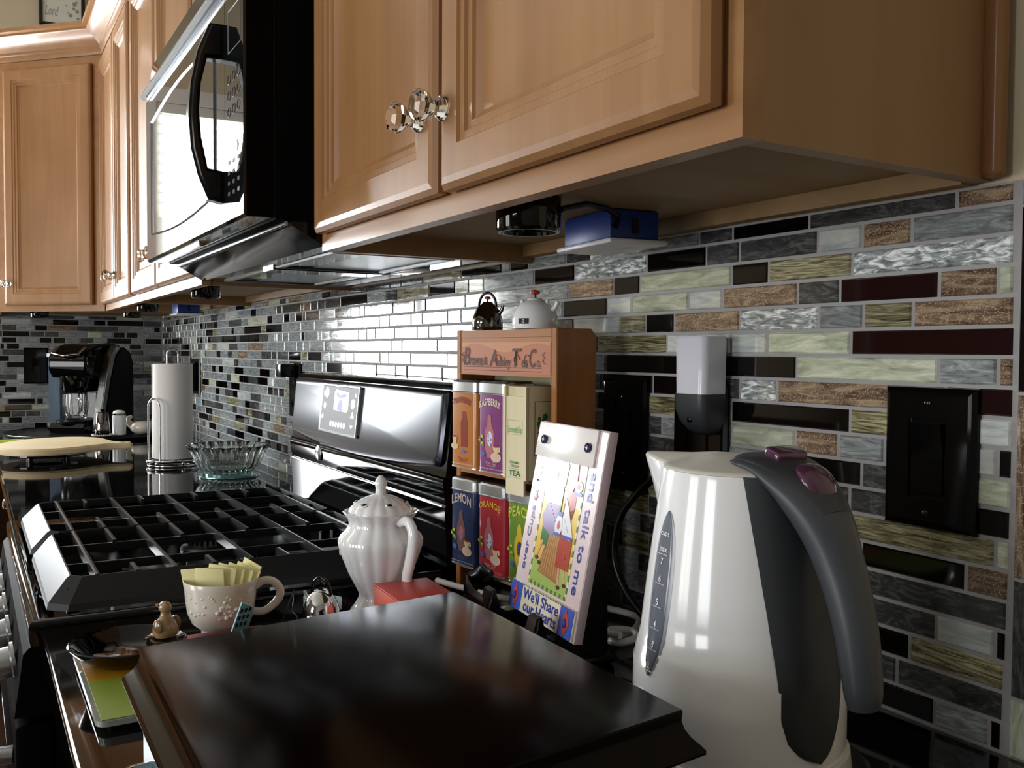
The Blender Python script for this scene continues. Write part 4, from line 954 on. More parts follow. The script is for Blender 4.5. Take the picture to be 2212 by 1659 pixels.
# ------------------------------------------------------------------ kettle timers
def kettle_timer(label, loc, rz, r, mats, arch, kn='red_knob'):
    t = thing('kettle_timer', label, 'timer', loc, rz)
    hgt = r * (1.75 if arch else 1.28)
    prof = [(r * 0.96, 0.0), (r, r * 0.05)] + [(r * cos(a * pi / 2 / 9) ** 0.8, r * 0.30 + (hgt - r * 0.30) * sin(a * pi / 2 / 9)) for a in range(0, 8)] + [(r * 0.34, hgt), (0, hgt * 1.01)]
    obj('kettle_body', MB().lathe(prof, 40), mats[0], t, smooth=60)
    obj('base_ring', MB().cyl((0, 0, 0), r * 1.02, r * 0.06, 40, b=0.0005), mats[1], t)
    obj('lid_rim', MB().lathe([(r * .37, hgt * .96), (r * .36, hgt * 1.0), (r * .28, hgt * 1.05), (0, hgt * 1.06)], 28), mats[0], t, smooth=50)
    k_ = obj('knob_stem', MB().cyl((0, 0, hgt * 1.04), r * .06, r * .20, 12), 'black_plastic', t)
    obj('lid_knob', MB().lathe([(0, hgt * 1.04 + r * .16), (r * .20, hgt * 1.04 + r * .20), (r * .22, hgt * 1.04 + r * .30), (r * .12, hgt * 1.04 + r * .36), (0, hgt * 1.04 + r * .38)], 16), kn, k_, smooth=50)
    obj('spout', MB().tube([(0.70 * r, 0, hgt * .55), (r * 1.0, 0, hgt * .72), (r * 1.12, 0, hgt * .92)], [r * .16, r * .12, r * .10], 14), mats[0], t, smooth=50)
    # dial window at the front (-y)
    obj('dial_window', MB().rbox(-r * .26, r * .22, -r * 1.012, -r * .90, r * .20, r * .44, 0.0005), 'black_dark', t)
    text('0', r * .10, r * .17, 'white_print', t, L_(-r * 0.02, r * .32, -r * 1.0125))
    if arch: obj('handle', MB().tube([(r * .62 * cos(a * pi / 14), 0, hgt * .86 + r * .92 * sin(a * pi / 14)) for a in range(15)], [(r * .085, r * .10)] * 15, 10, flat=(0, 1, 0)), 'black_gloss', t, smooth=60)
    else:
        for s_ in (-1, 1): obj('handle_lug', MB().rbox(s_ * r * .62 - r * .06, s_ * r * .62 + r * .06, -r * .1, r * .1, hgt * .70, hgt * 1.0, 0.001), mats[0], t)
    return t
kettle_timer('small chrome kettle-shaped timer with black arched handle on the tea rack', (-0.692, -0.1140, 0.3619), radians(36), 0.0215, ('dark_chrome', 'black_plastic'), True)
kettle_timer('small white kettle-shaped timer with red knob on the tea rack', (-0.588, -0.1000, 0.3619), radians(30), 0.0300, ('white_plastic', 'white_plastic'), False)
kettle_timer('chrome kettle-shaped timer on the worktop, mostly hidden behind the dark box', (-0.640, -0.372, 0.0002), radians(215), 0.0225, ('chrome', 'black_plastic'), True, 'black_plastic')

# ------------------------------------------------------------------ picture plaque on easel
PW, PH, PT = 0.160, 0.2205, 0.0105; PA, PL = -0.1096, 0.186
t = thing('plaque', 'glossy pink plaque with two bonneted girls and the words We\'ll share our Hearts', 'sign', (-0.485, -0.194, 0.034))
t.rotation_mode = 'XYZ'
t.matrix_world = Matrix.Translation((-0.485, -0.194, 0.034)) @ Matrix.Rotation(PA, 4, 'Z') @ Matrix.Rotation(-PL, 4, 'X')
obj('board', MB().rbox(0, PW, 0, PT, 0, PH, 0.0008), 's_edge', t)
def rel(u, v_): return (u * PW, v_ * PH)
names = []; mb = MB()
def pl(mname, pts, k=0.0, th=0.0003):
    if mname not in names: names.append(mname)
    mb.cur = names.index(mname)
    P2 = [rel(*p) for p in pts]; mb.prism(P2, -0.0003 - k, -0.0001, 'y')
def el(mname, u, v_, a, b, k=0.0, n=16, rot=0.0):
    pl(mname, [(u + a * cos(2 * pi * i / n) * cos(rot) - b * sin(2 * pi * i / n) * sin(rot), v_ + (a * cos(2 * pi * i / n) * sin(rot) + b * sin(2 * pi * i / n) * cos(rot)) * 0.73) for i in range(n)], k)
pl('s_pink', [(0.01, 0.01), (0.99, 0.01), (0.99, 0.99), (0.01, 0.99)])
pl('s_yellow', [(.22, .17), (.80, .17), (.80, .82), (.22, .82)], .0002)
pl('s_cream', [(.22, .66), (.80, .60), (.80, .82), (.22, .82)], .0003)
pl('s_grass', [(.22, .17), (.80, .17), (.80, .29), (.62, .31), (.40, .29), (.22, .32)], .0004)
for i in range(22):
    v0 = .17 + i * .0295
    for u in (.215, .785): pl('s_check' if i % 2 else 's_cream', [(u, v0), (u + .02, v0), (u + .02, v0 + .03), (u, v0 + .03)], .0005)
    if i < 18:
        u0 = .22 + i * .0322; pl('s_check' if i % 2 else 's_grass', [(u0, .165), (u0 + .0322, .165), (u0 + .0322, .185), (u0, .185)], .0006)
# straw broom, dresses, bonnets
pl('s_straw', [(.44, .50), (.58, .50), (.66, .22), (.34, .24)], .0006)
for i in range(7): u = .37 + i * .04; pl('s_straw2', [(.46 + i * .017, .49), (.47 + i * .017, .49), (u + .012, .24), (u, .24)], .0007)
pl('s_dgreen', [(.30, .50), (.42, .46), (.40, .36), (.30, .40)], .0007)
pl('s_lav', [(.38, .66), (.50, .66), (.53, .50), (.46, .43), (.30, .47), (.27, .52)], .0008)
pl('s_green', [(.40, .66), (.36, .72), (.42, .80), (.50, .83), (.55, .80), (.54, .70), (.48, .645)], .0009)
pl('s_dgreen', [(.49, .68), (.53, .68), (.53, .56), (.505, .56)], .0010)
pl('s_dress', [(.58, .80), (.66, .82), (.72, .70), (.72, .60), (.66, .58), (.60, .56), (.57, .46), (.60, .30), (.76, .30), (.76, .46), (.60, .64), (.56, .60), (.58, .70)], .0006)
pl('s_dress', [(.58, .46), (.76, .46), (.77, .30), (.58, .30)], .0008)
pl('s_apron', [(.59, .64), (.64, .60), (.76, .46), (.72, .445), (.60, .46), (.575, .52)], .0010); 
pl('s_blue', [(.60, .462), (.76, .463), (.74, .448), (.60, .45)], .0011)
pl('s_dress', [(.60, .72), (.58, .84), (.62, .88), (.68, .84), (.70, .74), (.66, .68)], .0011)
for u, v_ in ((.36, .74), (.73, .71)):
    el('s_apron', u, v_, .055, .04, .0012); el('s_blue', u, v_ - .035, .065, .016, .0011); el('s_rose', u, v_, .02, .02, .0014, 8)
el('s_apron', .54, .50, .055, .07, .0012); el('s_blue', .54, .555, .04, .015, .0013); el('s_rose', .54, .50, .022, .03, .0014, 8); el('s_blue', .54, .455, .045, .012, .0013)
for u, v_, u2, v2 in ((.34, .40, .28, .31), (.38, .38, .33, .29), (.64, .30, .66, .215), (.71, .30, .74, .235)):
    pl('s_skin', [(u - .012, v_), (u + .014, v_), (u2 + .014, v2), (u2 - .012, v2)], .0009); el('s_brown', u2 + .01, v2 - .005, .025, .014, .0011, 10)
for i in range(26): el('s_blue' if i % 2 else 's_dgreen', .30 + .22 * ((i * 37) % 10) / 10, .48 + .16 * ((i * 53) % 10) / 10, .004, .004, .0012, 6) if (.36 < .30 + .22 * ((i * 37) % 10) / 10 < .49) else None
for i in range(12): el('s_orange', .60 + .15 * ((i * 7) % 10) / 10, .32 + .12 * ((i * 3) % 10) / 10, .008, .008, .0010, 6)
for i in range(12): el('s_blue', .60 + .09 * ((i * 7) % 10) / 10, .475 + .07 * ((i * 3) % 10) / 10, .003, .003, .0012, 6)
for u, v_ in ((.11, .60), (.90, .125)):
    for a in range(5): el('s_rose', u + .02 * cos(a * 1.257), v_ + .014 * sin(a * 1.257), .014, .012, .0006, 8)
    el('s_orange', u, v_, .008, .008, .0008, 8)
obj('painted_scene', mb, names, t, smooth=0)
def PM(u, v_, ang=0.0, k=0.0006): return Matrix.Translation((u * PW, -k, v_ * PH)) @ frM(0) @ Matrix.Rotation(ang, 4, 'Z')
text('over Cups of Tea', 0.125, 0.0120, 's_text', t, PM(.11, .50, pi / 2), bold=0.01)
text('and talk to me', 0.128, 0.0130, 's_text', t, PM(.90, .50, -pi / 2), bold=0.01)
tp = obj('top_plaque', MB().rbox(0.0, PW * .88, -0.0030, -0.0003, PH * .815, PH * .995, 0.0008), 's_white', t)
bp = obj('bottom_plaque', MB().rbox(0.0, PW * .985, -0.0030, -0.0003, 0.0015, PH * .150, 0.0008), 's_cream', t)
for u0, u1 in ((.005, .19), (.79, .98)): obj('corner_patch', MB().box(u0 * PW, u1 * PW, -0.0035, -0.0031, 0.002, PH * .148), 's_blue', bp, smooth=0)
text("We'll Share", 0.088, 0.0125, 's_text', t, PM(.49, .110, 0, .0032), bold=0.015); text('our Hearts', 0.082, 0.0125, 's_text', t, PM(.50, .048, 0, .0032), bold=0.015)
mb = MB()
for i in range(38): mb.box(i * 0.0041, i * 0.0041 + 0.0021, -0.0034, -0.0031, PH * .143, PH * .149)
obj('check_trim', mb, 's_check', bp, smooth=0)
def button(u, v_, m2, r=0.0052, k=0.003):
    b = obj('button', MB().lathe([(r * .9, 0), (r, 0.001), (r, 0.0035), (r * .8, 0.0045), (r * .6, 0.0038), (0, 0.0038)], 20, M=Matrix.Translation((u * PW, -k, v_ * PH)) @ Matrix.Rotation(pi / 2, 4, 'X')), m2, t, smooth=40)
    h_ = MB()
    for a, c in ((-1, 0), (1, 0)): h_.box(u * PW + a * r * .3 - 0.0006, u * PW + a * r * .3 + 0.0006, -k - 0.0042, -k - 0.0036, v_ * PH - 0.0006, v_ * PH + 0.0006)
    obj('button_holes', h_, 'white_print', b, smooth=0)
button(.14, .905, 'navy_button'); button(.80, .905, 'navy_button')
for u in (.095, .885):
    obj('diamond_patch', MB().prism([(u * PW - 0.008, PH * .075), (u * PW, PH * .018), (u * PW + 0.008, PH * .075), (u * PW, PH * .137)], -0.0042, -0.0036, 'y'), 's_orange', bp, smooth=0)
    obj('bead', MB().ball((u * PW, -0.0045, PH * .075), 0.0045, 14, sc=(.8, .6, 1.1)), 'blue_ink', bp)
# easel
EM = Matrix.Translation((-0.485, -0.194, 0)) @ Matrix.Rotation(PA, 4, 'Z')
t = thing('easel', 'black plastic easel cradling the pink plaque', 'easel', (-0.485, -0.194, 0.0003), PA)
obj('base', MB().rbox(0.010, 0.140, -0.022, 0.062, 0.0, 0.0100, 0.004), 'black_plastic', t)
obj('back_rest', MB().prism([(0.020, 0.0102), (0.060, 0.0102), (0.058, 0.150), (0.048, 0.150)], 0.035, 0.125, 'x'), 'black_plastic', t, smooth=0)
hk = [(-0.036, 0.034), (-0.030, 0.056), (-0.024, 0.058), (-0.018, 0.036), (-0.010, 0.0315), (0.016, 0.0315), (0.026, 0.010), (-0.020, 0.010)]
for xa in (-0.012, 0.112):
    mb = MB(); mb.bm(ext(hk, xa, xa + 0.026, 0.003)); obj('hook', mb, 'black_plastic', t, smooth=40)
obj('scroll', MB().tube([(0.000, -0.030, 0.030), (-0.030, -0.036, 0.036), (-0.060, -0.030, 0.040), (-0.072, -0.018, 0.050), (-0.060, -0.010, 0.064), (-0.030, -0.012, 0.066)], [(0.006, 0.014), (0.006, 0.016), (0.006, 0.016), (0.006, 0.013), (0.005, 0.009), (0.003, 0.004)], 12, flat=(0, 0, 1)), 'black_plastic', t, smooth=60)

# ------------------------------------------------------------------ dark lacquered box
t = thing('lacquer_box', 'large dark mahogany lidded box with ogee edge filling the foreground', 'box', (-0.105, -0.507, 0.0003))
ox, oy = 0.105, 0.507
Q = [(-.2452 + ox, -.6387 + oy), (.067 + ox, -.642 + oy), (.0346 + ox, -.3757 + oy), (-.2775 + ox, -.3723 + oy)]
def offs(q, d):
    out = []
    n = len(q)
    for i in range(n):
        p, a, b = Vector(q[i]), Vector(q[i - 1]), Vector(q[(i + 1) % n])
        d1, d2 = (p - a).normalized(), (b - p).normalized(); n1, n2 = Vector((d1.y, -d1.x)), Vector((d2.y, -d2.x)); bb = (n1 + n2).normalized()
        out.append(tuple(p + bb * (d / bb.dot(n1))))
    return out
prof = [(-0.003, 0.12), (-0.0005, 0.1194), (0.0, 0.118), (-0.0005, 0.113), (0.0008, 0.108), (0.004, 0.103), (0.0085, 0.0985), (0.0105, 0.096), (0.0105, 0.0935), (0.004, 0.090), (0.001, 0.089)]
mb = MB(); vs = [(x, y, z) for o_, z in prof for x, y in offs(Q, o_)]; k = len(prof)
mb.add(vs, [(a * 4 + j, a * 4 + (j + 1) % 4, a * 4 + 4 + (j + 1) % 4, a * 4 + 4 + j) for a in range(k - 1) for j in range(4)] + [(0, 1, 2, 3), tuple((k - 1) * 4 + j for j in range(4))[::-1]])
obj('lid', mb, 'mahogany', t, smooth=50)
Bq = offs(Q, -0.008)
obj('case', MB().prism([Bq[0], Bq[1], Bq[2], Bq[3]], 0.010, 0.0888), 'mahogany', t, smooth=0)
y_ = Bq[0][1]; xa, xb = Bq[0][0], Bq[1][0]
dr = obj('drawer', MB().rbox(xa - 0.001, xb + 0.001, y_ - 0.0065, y_ - 0.0006, 0.012, 0.088, 0.0015), 'slate_blue', t)
obj('drawer_pull', MB().tube([(xa + 0.035, y_ - 0.0066, 0.047), (xa + 0.036, y_ - 0.020, 0.047), (xa + 0.045, y_ - 0.026, 0.047), (xa + 0.125, y_ - 0.026, 0.047), (xa + 0.134, y_ - 0.020, 0.047), (xa + 0.135, y_ - 0.0066, 0.047)], 0.0065, 10), 'chrome', dr, smooth=50)
mb = MB()
for a in range(-2, 3): mb.tube([(xa + 0.045, y_ - 0.0325 + abs(a) * 0.001, 0.047 + a * 0.0026), (xa + 0.125, y_ - 0.0325 + abs(a) * 0.001, 0.047 + a * 0.0026)], 0.0011, 6)
tag(obj('fluting', mb, 'steel', dr, smooth=50), kind='stuff')
for q_ in offs(Q, -0.022): obj('foot', MB().cyl((q_[0], q_[1], 0.0), 0.010, 0.0098, 16, b=0.002), 'mahogany', t)

# ------------------------------------------------------------------ electric kettle
KX, KY = -0.098, -0.205
t = thing('electric_kettle', 'white cordless electric kettle with grey handle, purple buttons and cup gauge', 'kettle', (KX, KY, 0.0003))
KP = [(0.0835, 0.0235), (0.0842, 0.030), (0.0842, 0.060), (0.0838, 0.086), (0.0825, 0.0875), (0.0822, 0.093), (0.0812, 0.094), (0.0808, 0.099), (0.0796, 0.100), (0.0790, 0.106), (0.0782, 0.107), (0.0765, 0.125), (0.0735, 0.150), (0.0703, 0.175), (0.0670, 0.200), (0.0640, 0.222), (0.0620, 0.236), (0.0612, 0.2395)]
def KR(z):
    for (r0, z0), (r1, z1) in zip(KP, KP[1:]):
        if z0 <= z <= z1: return r0 + (r1 - r0) * (z - z0) / (z1 - z0 + 1e-9)
    return KP[0][0] if z < KP[0][1] else KP[-1][0]
KQ = [(0.0842, 0.02), (0.0842, 0.060), (0.0830, 0.0875), (0.0798, 0.106), (0.0765, 0.125), (0.0735, 0.150), (0.0703, 0.175), (0.0670, 0.200), (0.0640, 0.222), (0.0612, 0.2396)]
def KR2(z):
    for (r0, z0), (r1, z1) in zip(KQ, KQ[1:]):
        if z0 <= z <= z1: return r0 + (r1 - r0) * (z - z0) / (z1 - z0)
    return KQ[-1][0]
AZS = radians(196)
mb = MB(); nA = 96; k = len(KP); vs = []
def spout_amt(a, z):
    da = (a - AZS + pi) % (2 * pi) - pi
    up = max(0.0, (z - 0.160) / 0.080)
    return 0.034 * up ** 1.5 * max(0.0, 1 - abs(da) / (0.26 + 0.16 * up)) ** 1.3
for i in range(nA):
    a = 2 * pi * i / nA
    for r_, z in KP:
        s_ = spout_amt(a, z); vs.append(((r_ + s_) * cos(a), (r_ + s_) * sin(a), z + s_ * 0.12))
mb.add(vs, [(i * k + j, ((i + 1) % nA) * k + j, ((i + 1) % nA) * k + j + 1, i * k + j + 1) for i in range(nA) for j in range(k - 1)] + [tuple(i * k for i in range(nA))[::-1]])
body = obj('kettle_body', mb, 'white_plastic', t, smooth=60)
# lid, gently domed with the spout lip
vs = []; rr = [1.0, 0.985, 0.93, 0.6, 0.3, 0.0]; zz = [0.2397, 0.2415, 0.2425, 0.2475, 0.2505, 0.2515]
for i in range(nA):
    a = 2 * pi * i / nA
    for f_, z in zip(rr, zz):
        s_ = spout_amt(a, 0.24) * (1.0 if f_ > 0.9 else f_ * 0.5); r_ = 0.0612 * f_ + s_; vs.append((r_ * cos(a), r_ * sin(a), z + s_ * 0.12))
mb = MB(); k = 6
mb.add(vs, [(i * k + j, ((i + 1) % nA) * k + j, ((i + 1) % nA) * k + j + 1, i * k + j + 1) for i in range(nA) for j in range(k - 1)])
obj('lid', mb, 'cream_plastic', t, smooth=60)
obj('skirt', MB().lathe([(0.080, 0.0060), (0.0885, 0.0075), (0.0870, 0.0225), (0.0845, 0.0232), (0.070, 0.0232)], 96), 'cream_plastic', t, smooth=40)
b_ = obj('power_base', MB().lathe([(0.100, 0.0), (0.104, 0.0015), (0.104, 0.0045), (0.098, 0.0065), (0.082, 0.0072), (0.0, 0.0072)], 96), 'black_plastic', t, smooth=50)
def patch(zs, az, off, m_, nm, par, edge=0.0):
    """az: function z -> (a0, a1); a skin lying on the body"""
    n = 13; vs = []
    for z in zs:
        a0, a1 = az(z)
        for i in range(n):
            u = i / (n - 1); a = a0 + (a1 - a0) * u; o_ = off * (1 - (2 * u - 1) ** 8)
            r_ = (KR2(z) if off > .002 else KR(z)) + o_ + 0.0002; vs.append((r_ * cos(a), r_ * sin(a), z))
    mb = MB(); mb.add(vs, [(i * n + j, i * n + j + 1, (i + 1) * n + j + 1, (i + 1) * n + j) for i in range(len(zs) - 1) for j in range(n - 1)]); return obj(nm, mb, m_, par, smooth=60)
def spine(z):
    pts = [(0.031, 0, 0), (0.0325, -0.5, 4), (0.036, -1, 8.5), (0.041, -1.5, 12.5), (0.049, -2, 16.5), (0.065, -1.5, 20.5), (0.100, 0, 24), (0.140, 1, 29), (0.180, 2, 35), (0.215, 2, 40), (0.240, 2, 44)]
    for (z0, c0, h0), (z1, c1, h1) in zip(pts, pts[1:]):
        if z0 <= z <= z1:
            f_ = (z - z0) / (z1 - z0); c_ = c0 + (c1 - c0) * f_; h_ = h0 + (h1 - h0) * f_; return radians(c_ - h_), radians(c_ + h_)
    return radians(-44), radians(44)
zs = [0.031 + (0.240 - 0.031) * (i / 34) ** 1.15 for i in range(35)]
patch(zs, spine, 0.0028, 'grey_rubber', 'handle_panel', t)
# handle
hp = cr([(0.008, 0.2480, 0.012, 0.0025), (0.018, 0.2480, 0.029, 0.0040), (0.030, 0.2478, 0.034, 0.0052), (0.045, 0.2455, 0.035, 0.0070), (0.060, 0.2375, 0.034, 0.0110), (0.074, 0.2250, 0.0300, 0.0150), (0.087, 0.2085, 0.0250, 0.0165), (0.098, 0.1880, 0.0205, 0.0158), (0.108, 0.1640, 0.0180, 0.0150), (0.1155, 0.1400, 0.0168, 0.0142), (0.1205, 0.1150, 0.0158, 0.0132), (0.1232, 0.0950, 0.0145, 0.0120), (0.1240, 0.0850, 0.0120, 0.0095)], 3)
obj('handle', MB().tube([(r_, 0.0, z) for r_, z, a, b in hp], [(a, b) for r_, z, a, b in hp], 32, flat=(0.3, 0, 1)), 'grey_rubber_light', t, smooth=60)
hc = hp[:19]
obj('handle_cap', MB().tube([(r_ + 0.0010, 0, z + 0.0028) for r_, z, a, b in hc], [(a * 0.86, b * 0.90) for r_, z, a, b in hc], 28, flat=(0.3, 0, 1)), 'grey_rubber', t, smooth=60)
obj('lid_button', MB().rbox(-0.0085, 0.0085, -0.0155, 0.0155, 0.0, 0.0090, 0.003, 3, M=Matrix.Translation((0.047, 0.0, 0.2510)) @ Matrix.Rotation(radians(18), 4, 'Y')), 'purple_plastic', t, smooth=50)
obj('power_switch', MB().tube(cr([(0.066, 0, 0.2475), (0.074, 0, 0.2440), (0.083, 0, 0.2350), (0.089, 0, 0.2265)], 4), [(0.009 + 0.007 * sin(pi * i / 12), 0.0030 + 0.0035 * sin(pi * i / 12)) for i in range(13)], 24, flat=(0.3, 0, 1)), 'purple_plastic', t, smooth=60)
# water gauge with the cup scale
G0, G1, GA = 0.082, 0.209, radians(-97)
def gz(z, s_=1.0): u = (z - (G0 + G1) / 2) / ((G1 - G0) / 2) ; h_ = 0.0125 * max(0.0, 1 - abs(u) ** 2.6) ** 0.6 * s_; return GA - h_ / KR(z), GA + h_ / KR(z)
zs = [G0 + (G1 - G0) * (1 - cos(pi * i / 28)) / 2 for i in range(29)]
gg = patch(zs, lambda z: gz(z, 1.12), 0.0006, 'gauge_edge', 'gauge_rim', t); gb = patch(zs, lambda z: gz(z, .96), 0.0011, 'gauge', 'water_gauge', t)
def wrap(o, a0, off=0.0019):
    if o is None: return
    for v in o.data.vertices:
        x, z = v.co.x, v.co.z; r_ = KR(z) + off; a = a0 + x / r_; v.co = (r_ * cos(a), r_ * sin(a), z)
I3 = lambda z, x=0.0: Matrix.Translation((x, 0, z)) @ frM(0)
wrap(text('cups', 0.0115, 0.0042, 'white_print', gb, I3(0.1905)), GA); wrap(text('max', 0.0105, 0.0034, 'white_print', gb, I3(0.1790)), GA)
mb = MB(); mb.box(-0.0065, 0.0065, 0, 0, 0.1750, 0.1756)
for s_, z in (('7', 0.1700), ('6', 0.1565), ('5', 0.1385), ('4', 0.1215), ('3', 0.1055), ('2', 0.0900)):
    wrap(text(s_, 0.0030, 0.0050, 'white_print', gb, I3(z)), GA)
    if s_ != '7': mb.box(-0.0060, 0.0060, 0, 0, z - 0.0042, z - 0.0036)
o = obj('scale_marks', mb, 'white_print', gb, smooth=0); wrap(o, GA)
# its flex
tag(obj('power_cord', MB().tube(cr([(-0.196, -0.115, 0.0055), (-0.30, -0.070, 0.0055), (-0.385, -0.055, 0.012), (-0.445, -0.050, 0.035), (-0.478, -0.048, 0.075), (-0.470, -0.048, 0.125), (-0.440, -0.046, 0.160), (-0.408, -0.040, 0.186), (-0.388, -0.030, 0.200), (-0.3745, -0.0195, 0.205)], 4), 0.0048, 12), 'cable_black', smooth=60), 'thick black cord looping from the outlet down behind the white kettle', 'cord')
tag(obj('white_cable', MB().tube(cr([(-0.745, -0.1650, 0.0045), (-0.720, -0.160, 0.0045), (-0.69, -0.152, 0.0045), (-0.65, -0.142, 0.0045), (-0.615, -0.130, 0.0045), (-0.57, -0.095, 0.0045), (-0.52, -0.045, 0.0045), (-0.46, -0.028, 0.0045), (-0.42, -0.060, 0.0045), (-0.405, -0.092, 0.0045), (-0.392, -0.116, 0.0050), (-0.372, -0.114, 0.009), (-0.368, -0.098, 0.0135), (-0.386, -0.090, 0.0145), (-0.402, -0.104, 0.0145), (-0.392, -0.120, 0.0150), (-0.372, -0.118, 0.0175)], 4), 0.0042, 10), 'cable_white', smooth=60), 'white charging cable lying under the tea rack and plaque', 'cable')

# ------------------------------------------------------------------ white lidded pot
t = thing('potpourri_pot', 'white fluted ceramic pot with pierced domed lid and tall handle', 'pot', (-0.650, -0.290, 0.0003), radians(-22))
flute = lambda a, j, z: 1 + 0.045 * abs(cos(a * 8)) * min(1, max(0, (z - 0.004) / 0.02))
PP = [(0.034, 0.0), (0.0385, 0.0015), (0.0385, 0.004), (0.033, 0.010), (0.0265, 0.020), (0.0265, 0.025), (0.031, 0.034), (0.039, 0.050), (0.0465, 0.070), (0.0512, 0.085), (0.0518, 0.093), (0.0490, 0.099), (0.0420, 0.106), (0.0385, 0.113), (0.0395, 0.119), (0.0455, 0.127), (0.0462, 0.1285), (0.0440, 0.1285), (0.038, 0.121)]
obj('pot_body', MB().lathe(PP, 108, wave=flute, cap1=False), 'white_ceramic', t, smooth=60)
LPf = [(0.0395, 0.1235), (0.0400, 0.1265), (0.0370, 0.134), (0.0290, 0.1410), (0.0180, 0.1465), (0.0085, 0.1495), (0.0068, 0.1510), (0.0065, 0.158), (0.0080, 0.163), (0.0062, 0.169), (0.0025, 0.1735), (0.0, 0.174)]
ld = obj('lid', MB().lathe(LPf, 108, wave=lambda a, j, z: 1 + (0.045 * abs(cos(a * 8)) if z < 0.150 else 0)), 'white_ceramic', t, smooth=60)
for a in range(6):
    an = a * pi / 3 + 0.35; MM = Matrix.Translation((0.0315 * cos(an), 0.0315 * sin(an), 0.1398)) @ Matrix.Rotation(an, 4, 'Z') @ Matrix.Rotation(radians(38), 4, 'Y')
    obj('lid_hole', MB().ball((0, 0, 0), 0.0038, 12, M=MM, sc=(.65, 1.1, .30)), 'black_dark', ld)
    obj('lid_rim', MB().tube([MM @ Vector((0.0035 * cos(q_), 0.0050 * sin(q_), 0.0008)) for q_ in [pi * i / 6 - pi / 2 for i in range(7)]], 0.0009, 6), 'white_ceramic', ld)
hz = cr([(0.0400, 0.1180), (0.0520, 0.1225), (0.0625, 0.1190), (0.0680, 0.1070), (0.0665, 0.0900), (0.0610, 0.0700), (0.0560, 0.0560), (0.0545, 0.0440), (0.0500, 0.0350), (0.0400, 0.0380)], 3)
an = radians(35)
obj('handle', MB().tube([(r_ * cos(an), r_ * sin(an), z) for r_, z in hz], [(0.0055 + 0.0025 * sin(pi * i / 27), 0.0048 + 0.0012 * sin(pi * i / 27)) for i in range(28)], 14, flat=(-sin(an), cos(an), 0)), 'white_ceramic', t, smooth=60)
an = radians(-110)
mb = MB()
for s_, c_ in ((1, 0.0), (-1, 0.25)): mb.tube([((0.0500 + 0.001) * cos(an + c_ + 0.15 * s_ * cos(q_) * (1 - q_ / 9)), (0.0500 + 0.001) * sin(an + c_ + 0.15 * s_ * cos(q_) * (1 - q_ / 9)), 0.078 + 0.011 * sin(q_) * (1 - q_ / 9)) for q_ in [i * 0.45 for i in range(18)]], 0.0011, 6)
obj('relief_scroll', mb, 'white_ceramic', t, smooth=60)

# ------------------------------------------------------------------ cup of sweetener packets
t = thing('teacup', 'cream ceramic cup with raised fruit pattern, filled with yellow packets', 'cup', (-0.664, -0.4865, 0.0003), radians(-13))
CPf = [(0.021, 0.0), (0.0225, 0.0), (0.0225, 0.0035), (0.0240, 0.0045), (0.0330, 0.012), (0.0380, 0.024), (0.0400, 0.038), (0.0412, 0.052), (0.0428, 0.0615), (0.0422, 0.0625), (0.0408, 0.0610), (0.0388, 0.040), (0.0360, 0.022), (0.028, 0.0105), (0.0, 0.0085)]
obj('cup_body', MB().lathe(CPf, 72, cap0=True), 'cream_ceramic', t, smooth=60)
hz = cr([(0.0390, 0.0500), (0.0480, 0.0560), (0.0590, 0.0550), (0.0670, 0.0470), (0.0680, 0.0370), (0.0610, 0.0270), (0.0490, 0.0195), (0.0360, 0.0200)], 4)
obj('handle', MB().tube([(0, r_, z) for r_, z in hz], [(0.0048, 0.0034)] * len(hz), 14, flat=(1, 0, 0)), 'cream_ceramic', t, smooth=60)
mb = MB()
rs = random.Random(4)
for i in range(64):
    a = radians(rs.uniform(-70, 60)); z = rs.uniform(0.022, 0.052); rr = 0.0366 + (z - 0.022) * 0.10
    if i < 26: a = radians(rs.gauss(12, 9)); z = rs.gauss(0.036, 0.006)
    mb.ball((rr * cos(a), rr * sin(a), z), rs.uniform(0.0020, 0.0032), 8, sc=(1, 1, 0.9))
tag(obj('raised_fruit', mb, 'cream_ceramic', t, smooth=60), kind='stuff')
def packet(label, x, y, z, rz, tilt, lean=0.0):
    M4 = Matrix.Translation((-0.664, -0.4865, 0.0003)) @ Matrix.Rotation(radians(-13), 4, 'Z') @ Matrix.Translation((x, y, z + 0.011)) @ Matrix.Rotation(rz, 4, 'Z') @ Matrix.Rotation(tilt, 4, 'X') @ Matrix.Rotation(lean, 4, 'Y')
    t2 = thing('sweetener_packet', label, 'packet', (0, 0, 0), 0, 'yellow sweetener packets in the cream cup'); t2.matrix_world = M4
    obj('paper', MB().rbox(-0.017, 0.017, -0.0010, 0.0010, 0, 0.052, 0.0008), 'yellow_paper', t2)
    obj('blue_square', MB().box(0.0105, 0.0145, -0.00125, -0.00102, 0.026, 0.031), 'blue_ink', t2, smooth=0)
PK = [('frontmost yellow packet at the left of the cup', -0.004, -0.021, 0.0145, 1.25, 0.20, -0.10), ('second yellow packet from the left in the cup', 0.006, -0.011, 0.0145, 1.20, 0.12, 0.02), ('third yellow packet from the left in the cup', 0.0040, -0.004, 0.0165, 1.15, 0.05, 0.16),
      ('middle yellow packet of the fanned row in the cup', 0.002, 0.003, 0.0155, 1.10, -0.02, 0.20), ('fifth yellow packet from the left, leaning right', 0.0, 0.010, 0.0145, 1.05, -0.08, 0.26), ('sixth yellow packet from the left, leaning right', -0.003, 0.016, 0.0145, 0.95, -0.15, 0.30),
      ('rightmost yellow packet, lying back against the rim', -0.009, 0.0215, 0.0175, 0.65, -0.22, 0.22)]
for a in PK: packet(*a)

